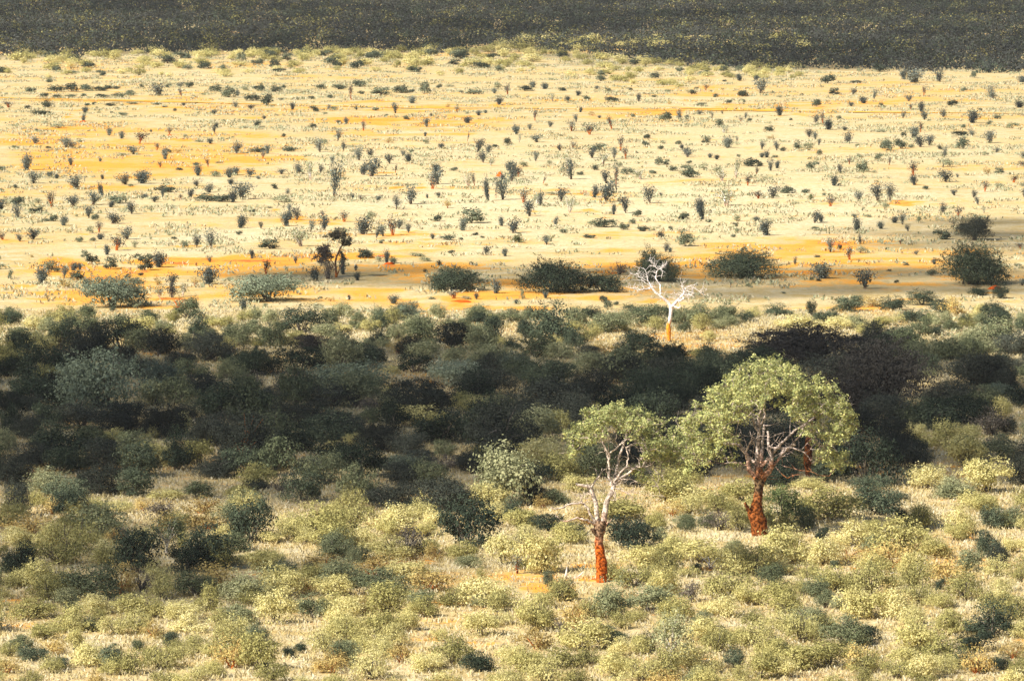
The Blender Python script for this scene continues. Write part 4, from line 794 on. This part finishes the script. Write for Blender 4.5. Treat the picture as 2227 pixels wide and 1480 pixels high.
t.limb([(1297, 1135, -.1), (1289, 1124, -.2), (1281, 1110, -.3), (1273, 1097, -.4), (1266, 1090, -.4), (1252, 1090, -.5), (1238, 1093, -.6), (1225, 1098, -.7), (1212, 1102, -.8), (1198, 1100, -.8)], .11, .05, 6)
t.limb([(1266, 1090, -.4), (1262, 1078, -.5), (1258, 1068, -.5)], .05, .02, 4)
t.limb([(1299, 1139, -.1), (1285, 1134, -.3), (1270, 1127, -.5), (1255, 1124, -.6), (1240, 1126, -.7), (1224, 1128, -.8), (1214, 1122, -.9), (1208, 1114, -.9)], .10, .025, 6)
t.limb([(1310, 1142, 0), (1314, 1122, 0), (1317, 1102, .1), (1321, 1086, .1), (1328, 1074, 0), (1333, 1060, 0), (1336, 1052, 0)], .24, .15, 9, .01)
t.limb([(1333, 1060, 0), (1327, 1046, .1), (1324, 1030, .1), (1323, 1010, .2), (1323, 990, .2), (1320, 980, .2)], .12, .07, 7)
t.limb([(1323, 986, .2), (1338, 975, .1), (1350, 965, 0), (1362, 953, 0), (1375, 945, .1), (1390, 940, .2)], .07, .03, 5)
t.limb([(1320, 980, .2), (1312, 962, .1), (1308, 950, 0), (1300, 940, -.2)], .05, .03, 5)
t.limb([(1336, 1052, 0), (1350, 1040, .1), (1363, 1031, .2), (1378, 1018, .3), (1392, 1003, .4), (1400, 985, .5), (1410, 965, .6)], .13, .05, 7)
t.limb([(1336, 1045, 0), (1358, 1016, -.3), (1378, 1013, -.6), (1396, 1011, -.8)], .07, .05, 6)
t.limb([(1363, 1016, -.2), (1366, 1000, -.1), (1364, 985, 0), (1360, 970, 0)], .07, .05, 5)
t.limb([(1360, 972, 0), (1385, 962, .3), (1412, 962, .4), (1440, 960, .4), (1460, 955, .4)], .05, .03, 5)
t.limb([(1336, 1050, 0), (1345, 1010, 1.4), (1360, 960, 2.2), (1375, 920, 2.4)], .12, .05)
t.limb([(1323, 1000, .2), (1310, 960, 1.0), (1290, 925, 1.4)], .08, .04)
for pts, a in (([(1398, 1006, .2), (1412, 1004, 0), (1422, 1018, -.3), (1434, 1028, -.5), (1444, 1042, -.6)], .05), ([(1335, 1058, -.2), (1355, 1063, -.5), (1368, 1072, -.6), (1376, 1078, -.7)], .045), ([(1333, 1062, -.2), (1338, 1075, -.4), (1335, 1085, -.5), (1345, 1080, -.6)], .05),
               ([(1352, 1040, -.2), (1372, 1039, -.5), (1392, 1046, -.6), (1412, 1052, -.7), (1430, 1053, -.8)], .035), ([(1430, 1053, -.8), (1434, 1068, -.8), (1446, 1076, -.9)], .025), ([(1290, 1070, -.1), (1276, 1072, -.3), (1262, 1076, -.4), (1250, 1070, -.5)], .03),
               ([(1284, 1078, -.2), (1270, 1082, -.4), (1262, 1073, -.5)], .025), ([(1410, 985, .2), (1428, 995, 0), (1445, 1002, -.1)], .025)):
    t.limb(pts, a, .012, 4, .012)
cs = []; r = t.r
def dome(u): return np.interp(u, [1229, 1250, 1275, 1330, 1400, 1440, 1465, 1488], [945, 905, 878, 872, 876, 892, 915, 940])
for _ in range(150):
    px = r.uniform(1236, 1480); d = r.uniform(-1, 1) * 3.0 * math.sqrt(max(.15, 1 - ((px - 1360) / 140) ** 2))
    th = np.interp(px, [1230, 1290, 1310, 1370, 1400, 1480], [62, 75, 35, 42, 85, 70])
    top = dome(px) + 8 + abs(d) * 6; cs.append(t.pt(px, top + r.random() * th, d))
for _ in range(16): cs.append(t.pt(r.uniform(1400, 1470), r.uniform(975, 1005), r.uniform(-1, 1)))
for _ in range(8): cs.append(t.pt(r.uniform(1370, 1400), r.uniform(1015, 1040), r.uniform(-.8, .8)))
cs = np.array(cs)
for c in cs[np.argsort(np.linalg.norm(cs - [.5, 0, 7], axis=1))]: t.attach(c, .018, .06)
t.twigs(130, 1.3, 5.0, 9.0, .022)
t.crown(cs, .54, 105, .14)
t.build('forked_tree', 'forked tree with lopsided leafy crown, bare left limbs and bright orange-red trunk', 'tree', BARK_B, MAT['T'], TRUNK_B, ('orange-trunked forked tree', 1310, 1110))

# --- the bare white tree at the edge of the thicket
t = Tree(1455, 742, 23)
q = 1300, 530, 5.92
def z(*a): return [(q[0] + a[i] / q[2], q[1] + a[i + 1] / q[2], a[i + 2]) for i in range(0, len(a), 3)]
trunk_column(t, [(1454.5, 744, 4.2), (1455, 733, 3.6), (1454, 718, 5.2), (1453.5, 708, 4.6), (1456, 698, 3.6), (1458, 685, 3.7), (1459.5, 674, 4.2), (1460.5, 665, 6)], 14, 12, .1)
t.limb(z(950, 810, 0, 900, 750, 0, 830, 690, -.1, 740, 620, -.2, 690, 550, -.2), .19, .11, 8, .01)
t.limb(z(690, 555, -.2, 620, 575, -.4, 540, 585, -.6, 480, 578, -.7, 440, 560, -.8, 420, 545, -.8), .09, .02, 5)
t.limb(z(540, 585, -.6, 500, 560, -.3, 430, 560, -.2, 350, 548, 0), .04, .015, 4)
t.limb(z(690, 550, -.2, 655, 490, 0, 640, 440, .1, 625, 400, .2, 610, 350, .3, 590, 310, .4), .08, .015, 5)
t.limb(z(650, 490, 0, 600, 460, -.2, 540, 430, -.4, 480, 390, -.5, 430, 385, -.6, 400, 335, -.7), .05, .012, 4)
t.limb(z(530, 425, -.4, 510, 380, -.2, 530, 340, -.1, 548, 290, 0), .04, .012, 4)
t.limb(z(690, 550, -.2, 630, 510, .5, 560, 480, .9, 500, 470, 1.3), .04, .012, 4)
t.limb(z(800, 650, -.1, 808, 600, 0, 800, 540, .2, 765, 480, .3, 745, 420, .4, 760, 370, .5, 775, 335, .6), .09, .05, 6)
t.limb(z(775, 335, .6, 735, 290, .5, 700, 250, .4, 665, 225, .4, 645, 190, .3), .045, .012, 4)
t.limb(z(740, 290, .5, 700, 285, .7, 655, 290, .9), .03, .01, 4)
t.limb(z(775, 335, .6, 820, 310, .5, 870, 265, .4, 885, 215, .3), .045, .015, 4)
t.limb(z(820, 310, .5, 830, 380, .2, 818, 440, 0), .03, .015, 4)
t.limb(z(750, 380, .4, 710, 365, .6, 660, 360, .8), .03, .01, 4)
t.limb(z(960, 810, 0, 1000, 760, .1, 1045, 715, .1, 1080, 670, .2, 1110, 640, .3, 1112, 600, .3, 1085, 570, .2, 1060, 530, .1), .20, .03, 8, .01)
t.limb(z(1045, 740, 0, 1080, 720, -.2, 1110, 690, -.3), .13, .10, 7, .01)
t.limb(z(985, 800, -.2, 1030, 820, -.4, 1060, 800, -.5, 1050, 765, -.5), .09, .04, 6, .01)
t.limb(z(1112, 610, .3, 1135, 570, .5, 1190, 545, .8, 1250, 520, 1.0), .05, .012, 4)
t.limb(z(1110, 650, .3, 1140, 655, .1, 1180, 645, 0, 1210, 665, -.2, 1245, 675, -.3), .05, .015, 4)
t.limb(z(1150, 655, 0, 1162, 680, -.2, 1168, 710, -.3), .03, .01, 4)
t.limb(z(1210, 625, .1, 1228, 590, .2, 1225, 560, .3, 1260, 585, .3, 1300, 610, .2, 1325, 635, .1, 1335, 615, 0, 1375, 610, 0), .045, .012, 4)
t.limb(z(1112, 610, .3, 1160, 615, .3, 1210, 625, .1), .05, .04, 4)
t.limb(z(1060, 700, .1, 1010, 650, -.1, 985, 620, -.2, 980, 590, -.3), .05, .015, 4)
t.limb(z(1040, 690, .1, 1000, 660, -.3, 960, 665, -.5, 920, 692, -.7), .035, .01, 4)
t.limb(z(1090, 560, .2, 1075, 490, .4, 1055, 420, .6), .025, .008, 4)
t.limb(z(900, 600, 0, 880, 590, .3), .01, .01, 3) if False else None
t.twigs(170, 1.0, 3.4, 8.0, .02)
t.build('bare_tree', 'bare bleached white tree with two spreading limbs and an orange mud patch on its trunk', 'dead tree', BARK_C, None, BARK_C, ('bare white tree', 1448, 640))

# --- the flat-topped thorn tree out on the plain
t = Tree(733, 603, 24); q = 600, 450, 7.4
t.limb(z(970, 1130, 0, 965, 1000, 0, 958, 900, 0, 975, 810, 0, 1015, 710, 0, 1050, 640, 0, 1085, 590, .1, 1060, 540, .1), .17, .06, 8, .01, t.tr)
t.limb(z(985, 1110, -.1, 1010, 1030, -.2, 1050, 960, -.2, 1100, 880, -.2), .10, .03, 6)
t.limb(z(960, 960, 0, 925, 900, .1, 880, 840, .2, 830, 780, .2, 790, 730, .2), .08, .03, 6)
t.limb(z(890, 850, .2, 885, 770, 0, 875, 690, -.1), .05, .02, 5)
t.limb(z(975, 810, 0, 955, 760, .4, 940, 700, .8), .05, .02, 5)
t.limb(z(1060, 620, 0, 1120, 600, .2, 1180, 590, .3), .04, .02, 5)
cs = [t.pt(735 + t.r.normal() * 10, 511 + t.r.normal() * 4, t.r.uniform(-1.1, 1.1)) for _ in range(42)]
cs += [t.pt(755 + t.r.normal() * 5.5, 527 + t.r.normal() * 4.5, t.r.uniform(-.7, .7)) for _ in range(18)]
cs += [t.pt(744 + t.r.uniform(-6, 6), 557 + t.r.uniform(-9, 9), t.r.uniform(-.5, .5)) for _ in range(9)]
br = [t.pt(701 + t.r.normal() * 8, 550 + t.r.normal() * 10, t.r.uniform(-.8, .8)) for _ in range(48)]
for c in cs + br: t.attach(np.array(c), .012, .035)
t.twigs(40, .7, .5, 4.5, .015)
t.crown(cs, .36, 130, .115); t.crown(br, .42, 130, .12, mat=1)
t.build('flat_topped_tree', 'flat-topped dark thorn tree leaning on a red-brown trunk amid the open plain', 'thorn tree', BARK_D, [MAT['Z'], MAT['B']], BARK_D, ('flat-topped thorn tree', 735, 550))

# --- a red mud-stained trunk of a tree standing behind the umbrella tree
t = Tree(1759, 1036, 25)
trunk_column(t, [(1759, 1040, 7.5), (1758, 1022, 7), (1756, 1005, 8.5), (1757, 985, 9), (1758, 965, 7), (1762, 940, 6), (1768, 915, 5)], 12, 14, .15)
t.limb([(1768, 915, 0), (1785, 890, .2), (1810, 870, .5), (1850, 850, .8)], .16, .05); t.limb([(1766, 925, 0), (1745, 890, .4), (1720, 865, .8)], .14, .05)
t.limb([(1768, 915, 0), (1780, 880, 1.0), (1790, 850, 1.8)], .14, .05)
cs = np.array([t.pt(1790 + t.r.uniform(-75, 75), 862 + t.r.uniform(-26, 26), t.r.uniform(-1.5, 2.8)) for _ in range(120)])
for c in cs: t.attach(c, .014, .05)
t.twigs(60, 1.2, 3, 8, .02); t.crown(cs, .65, 70, .17)
t.build('thorn_tree', 'dark thorn tree with an orange-stained trunk half hidden behind the umbrella tree', 'thorn tree', STEM['dark'], MAT['A'], TRUNK_A)

# --- smaller dead wood and mud
def single(name, label, cat, px, py, seed, limbs, mat, lm=None):
    t = Tree(px, py, seed)
    for pts, a, b in limbs: t.limb(pts, a, b, 5, .01)
    t.twigs(10, .5, .1, 3, .012) if len(limbs) > 3 else None
    o = link(name, t.mb.mesh(name, [mat], True), None, (t.x, t.y, 0), label=label, category=cat)
    if lm: landmark(*lm)
    return o
MUD = bark_mat('red_orange_mud', (.62, .16, .02), (.66, .11, .012), .5, .5, 2.5, dark=.6)
single('dead_shrub', 'small vee-shaped dead shrub coated bright red-orange on the sandy flat', 'dead shrub', 387, 672, 31,
       [([(386, 674, 0), (385, 664, 0), (381, 656, 0), (378, 651, 0)], .12, .03), ([(386, 672, 0), (390, 664, 0), (396, 657, 0), (400, 652, 0)], .12, .03), ([(390, 664, 0), (390, 656, .2), (388, 651, .3)], .06, .02), ([(381, 657, 0), (375, 653, .1)], .05, .02)], MUD, ('vee-shaped red dead shrub', 387, 662))
single('fallen_log', 'pale broken log lying in orange grass left of the forked tree', 'fallen log', 1255, 1257, 32,
       [([(1238, 1258, 0), (1248, 1256, 0), (1258, 1254, 0)], .12, .09), ([(1256, 1254, 0), (1263, 1249, 0), (1269, 1241, 0)], .07, .03), ([(1250, 1256, -.1), (1256, 1260, -.4)], .05, .03)], STEM['white'])
single('tree_stump', 'slim stump with orange foot and white tip by the broken log', 'tree stump', 1231, 1258, 33,
       [([(1231, 1260, 0), (1231, 1250, 0), (1232, 1240, 0), (1233, 1231, 0)], .13, .03)], STEM['white'])
single('dead_branch', 'bleached forked branch glinting in the shaded thicket', 'dead branch', 655, 862, 34,
       [([(676, 858, 0), (664, 848, 0), (650, 845, -.2), (652, 834, -.3), (650, 826, -.4)], .06, .02), ([(664, 848, 0), (656, 840, .2), (662, 830, .2)], .04, .02), ([(655, 864, .2), (662, 856, .1), (664, 848, 0)], .06, .06)], STEM['white'])
single('dead_branch', 'thin white stick poking up from a dark round tree', 'dead branch', 1089, 930, 35,
       [([(1088, 930, 0), (1088, 905, 0), (1089, 892, 0), (1091, 882, 0), (1094, 868, 0)], .06, .02), ([(1089, 890, 0), (1092, 884, 0)], .05, .02)], STEM['white'], ('thin white stick', 1090, 888))
single('dead_bush', 'fan of bleached bare branches arching over a small dark bush', 'dead bush', 1545, 1238, 36,
       [([(1545, 1240, 0), (1540, 1225, 0), (1530, 1214, 0), (1520, 1208, 0)], .05, .015), ([(1545, 1240, 0), (1543, 1222, .1), (1540, 1210, .2)], .05, .015), ([(1545, 1238, 0), (1552, 1222, 0), (1562, 1212, 0), (1572, 1216, 0)], .05, .015),
        ([(1545, 1238, 0), (1556, 1228, -.2), (1566, 1228, -.3), (1575, 1236, -.4)], .05, .015), ([(1545, 1238, 0), (1535, 1228, -.2), (1524, 1222, -.3)], .05, .015)], STEM['white'], ('fan of bleached branches', 1547, 1222))
single('dead_branch', 'slender bleached twig lying across grass near the bottom right', 'dead branch', 1957, 1255, 37,
       [([(1935, 1247, 0), (1945, 1244, 0), (1955, 1249, 0), (1962, 1259, 0)], .03, .012)], STEM['white'])
def mound(label, px, py, wpx, hpx, seed, lm=None):
    x, y, s = P(px, py); r = np.random.default_rng(seed); b = MB(); n = 14; an = np.linspace(0, 2 * math.pi, n, endpoint=False)
    V = []; K = 9
    for i in range(K):
        u = i / (K - 1); q = wpx * s * .5 * (1 - u) ** .6 * (1 + .15 * r.normal()) + .02; k = 1 + .22 * np.sin(an * 2 + seed) + .14 * r.normal(size=n)
        V.append(np.stack([np.cos(an) * q * k + .06 * u * wpx * s, np.sin(an) * q * k, np.full(n, u * hpx * s - .04)], 1))
    b.add(np.concatenate(V), [(i * n + j, i * n + (j + 1) % n, (i + 1) * n + (j + 1) % n, (i + 1) * n + j) for i in range(K - 1) for j in range(n)])
    link('termite_mound', b.mesh('termite_mound', [MUD], True), None, (x, y, 0), label=label, category='termite mound', group='red earth mounds on the plain')
    if lm: landmark(*lm)
mound('bright orange earth mound amid shrubs in the middle of the plain', 1086, 383, 13, 11, 3, ('orange earth mound', 1086, 378))
mound('low red heap of earth between shrubs beyond the brown pan, right of the flat-topped tree', 846, 574, 34, 5, 5, ('red earth heap', 846, 570))
mound('low red heap beside the huge dark bush near the frame edge', 2163, 627, 26, 8, 6)
mound('tiny red mound under a dense shrub far out at the upper left', 181, 265, 15, 3.5, 7, ('tiny far red mound', 181, 262))
mound('tiny red mound under a twiggy shrub in the upper left plain', 368, 295, 12, 3.5, 8)
mound('flat reddish mound just in front of the notched dark bush', 1003, 655, 42, 4, 9, None)
mound('small orange mound low on the upper right plain', 2064, 196, 9, 3.5, 10)

# ------------------------------------------------------------------ uncountable cover
def far_bushland():
    b = MB(); r = np.random.default_rng(77); pts = []
    for _ in range(37000):
        y = r.uniform(1130, 2700); x = r.uniform(-1, 1) * (y * .0875 + 60)
        px, py = proj(x, y)
        e = edge_y(px) if px < 1750 else edge_y(px) - 2
        if py > e - 2 - r.random() * 6: continue
        pts.append((x, y))
    pts = np.array(pts[:21000]); n = len(pts); print('far bushes', n)
    k = 56; sz = r.uniform(2.0, 4.6, n) * (1 + .5 * (vnoise(pts[:, 0], pts[:, 1], 14) - .4)); hh = sz * r.uniform(.55, .95, n)
    d = unit(r, n * k).reshape(n, k, 3); d[:, :, 2] = np.abs(d[:, :, 2])
    c = np.stack([pts[:, 0, None] + d[:, :, 0] * sz[:, None] * r.uniform(.5, 1.05, (n, k)), pts[:, 1, None] + d[:, :, 1] * sz[:, None], d[:, :, 2] * hh[:, None] * r.uniform(.6, 1.05, (n, k)) + .1], -1)
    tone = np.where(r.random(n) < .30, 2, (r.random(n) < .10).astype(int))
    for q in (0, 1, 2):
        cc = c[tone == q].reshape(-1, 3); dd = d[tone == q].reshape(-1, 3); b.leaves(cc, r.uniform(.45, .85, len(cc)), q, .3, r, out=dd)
    link('far_bushland', b.mesh('far_bushland', [MAT['F'], MAT['U'], MAT['R']]), kind='stuff', label='dense shaded bushland covering the far plain', category='bushland')
far_bushland()

def tufts(name, label, n, y0, y1, spread, blades, size, h, mats, seed, keep):
    r = np.random.default_rng(seed); y = np.sqrt(r.uniform(y0 ** 2, y1 ** 2, n)); x = r.uniform(-1, 1, n) * (y * .092 + 4)
    ok = keep(x, y, r); x, y = x[ok], y[ok]; n = len(x)
    c = np.stack([np.repeat(x, blades) + r.normal(size=n * blades) * spread, np.repeat(y, blades) + r.normal(size=n * blades) * spread, r.uniform(.02, h, n * blades)], 1)
    b = MB(); half = len(c) // 2 // blades * blades
    for i, cc in enumerate((c[:half], c[half:])):
        m = len(cc); a = r.uniform(0, 2 * math.pi, m); w_ = size * r.uniform(.5, 1.2, m); hh = h * r.uniform(.5, 1.4, m); lean = r.normal(size=(m, 2)) * h * .5
        dx, dy = np.cos(a) * w_ * .5, np.sin(a) * w_ * .5; z0 = cc[:, 2] - h * .3
        v = np.stack([np.stack([cc[:, 0] - dx, cc[:, 1] - dy, z0], 1), np.stack([cc[:, 0] + dx, cc[:, 1] + dy, z0], 1),
                      np.stack([cc[:, 0] + dx * .5 + lean[:, 0], cc[:, 1] + dy * .5 + lean[:, 1], z0 + hh], 1), np.stack([cc[:, 0] - dx * .5 + lean[:, 0], cc[:, 1] - dy * .5 + lean[:, 1], z0 + hh], 1)], 1).reshape(-1, 3)
        b.add(v, np.arange(4 * m).reshape(m, 4), i)
    link(name, b.mesh(name, mats), kind='stuff', label=label, category='grass')
def soil_at(x, y):
    px, py = proj(x, y); return patch(px, py, SOIL)
tufts('thicket_grass', 'dry tan grass between the shrubs of the thicket', 90000, 322, 600, .28, 5, .11, .17, [GRASS, GRASS_PALE], 5, lambda x, y, r: r.random(len(x)) > soil_at(x, y) * .7 + .1)
tufts('plain_grass', 'pale dry tufts scattered over the open plain', 80000, 560, 1400, .35, 5, .26, .26, [GRASS_PALE, MAT['P']], 6,
      lambda x, y, r: (vnoise(x, y, 7) + vnoise(x, y, 2.5) * .6 > .92) & (r.random(len(x)) > soil_at(x, y) * .7))

def haze():
    b = MB(); x0, x1, y0, y1, z0, z1 = -2500, 2500, -60, 9000, -1.5, 60
    b.add([(x0, y0, z0), (x1, y0, z0), (x1, y1, z0), (x0, y1, z0), (x0, y0, z1), (x1, y0, z1), (x1, y1, z1), (x0, y1, z1)],
          [(0, 3, 2, 1), (4, 5, 6, 7), (0, 1, 5, 4), (1, 2, 6, 5), (2, 3, 7, 6), (3, 0, 4, 7)])
    m, t, out = new_mat('dusty_air'); v = t.nodes.new('ShaderNodeVolumePrincipled'); v.inputs['Color'].default_value = (.86, .87, .90, 1); v.inputs['Density'].default_value = .00003
    t.links.new(v.outputs[0], out.inputs['Volume'])
    link('haze', b.mesh('haze', [m]), kind='stuff')
haze()
# ------------------------------------------------------------------ labels: what it looks like, then the landmark that finds it
LM += [("plain's top left corner", 60, 150), ("plain's left edge", 40, 400), ("plain's top right corner", 2170, 180), ("plain's right edge", 2180, 380),
       ("bottom left corner", 60, 1420), ("bottom right corner", 2160, 1420), ("middle of the bottom edge", 1110, 1450), ("thicket's left edge", 40, 860), ("thicket's right edge", 2180, 860),
       ('bright domed silver bush', 219, 850), ("red-footed shaded tree", 536, 960), ("lone round far shrub", 1800, 172), ("lone white-stemmed shrub", 1580, 432), ('pair of upright shrubs', 1920, 425),
       ("tall bare-footed shrub", 725, 402), ('bushy shrub mid plain', 1025, 468), ('round emerald shrub', 1129, 517), ('leaning dark shrub', 1522, 460), ('tall pale upright shrub', 1093, 415),
       ('far orange track', 1100, 236), ('bleached tangled bush', 890, 1180), ("bright yellow bush", 1390, 1105), ("slim white-stemmed tree", 1462, 1410),
       ("far shadow's edge", 520, 120), ("far lit strip", 1400, 105), ("orange grass patch", 1150, 1280), ("pale grassy gap", 700, 1370),
       ('wide leafless brown canopy', 1750, 740), ('far orange pan', 150, 330), ('shaded brown pan', 1750, 610)]
ORD = ['', 'second ', 'third ', 'fourth ', 'fifth ', 'sixth ', 'seventh ', 'eighth ', 'ninth ', 'tenth ', '11th ', '12th ', '13th ', '14th ', '15th ', '16th ', '17th ', '18th ', '19th ', '20th ', '21st ', '22nd ', '23rd ', '24th ', '25th ']
bins = {}
for o, px, py, ds in REG:
    sc = lambda l: ((px - l[1]) ** 2 + ((py - l[2]) * 1.6) ** 2)
    l = min(LM, key=sc); dx, dy = px - l[1], py - l[2]
    if abs(dx) > abs(dy) * 1.2: dr = 'left of' if dx < 0 else 'right of'
    else: dr = 'beyond' if dy < 0 else 'in front of'
    bins.setdefault((ds, dr, l[0]), []).append((sc(l), o))
for (ds, dr, lm), v in bins.items():
    v.sort(key=lambda q: q[0])
    for i, (_, o) in enumerate(v):
        o['label'] = f'{ds} {dr} the {lm}' if len(v) == 1 else f'{ds}, {ORD[i] if i < len(ORD) else str(i + 1) + "th "}nearest {dr} the {lm}'
        o['label'] = o['label'].replace('second nearest', 'second-nearest') if len(o['label'].split()) > 16 else o['label']
print('plants', len(REG), 'longest', max(len(o['label'].split()) for o, *_ in REG), 'max bin', max(len(v) for v in bins.values()))
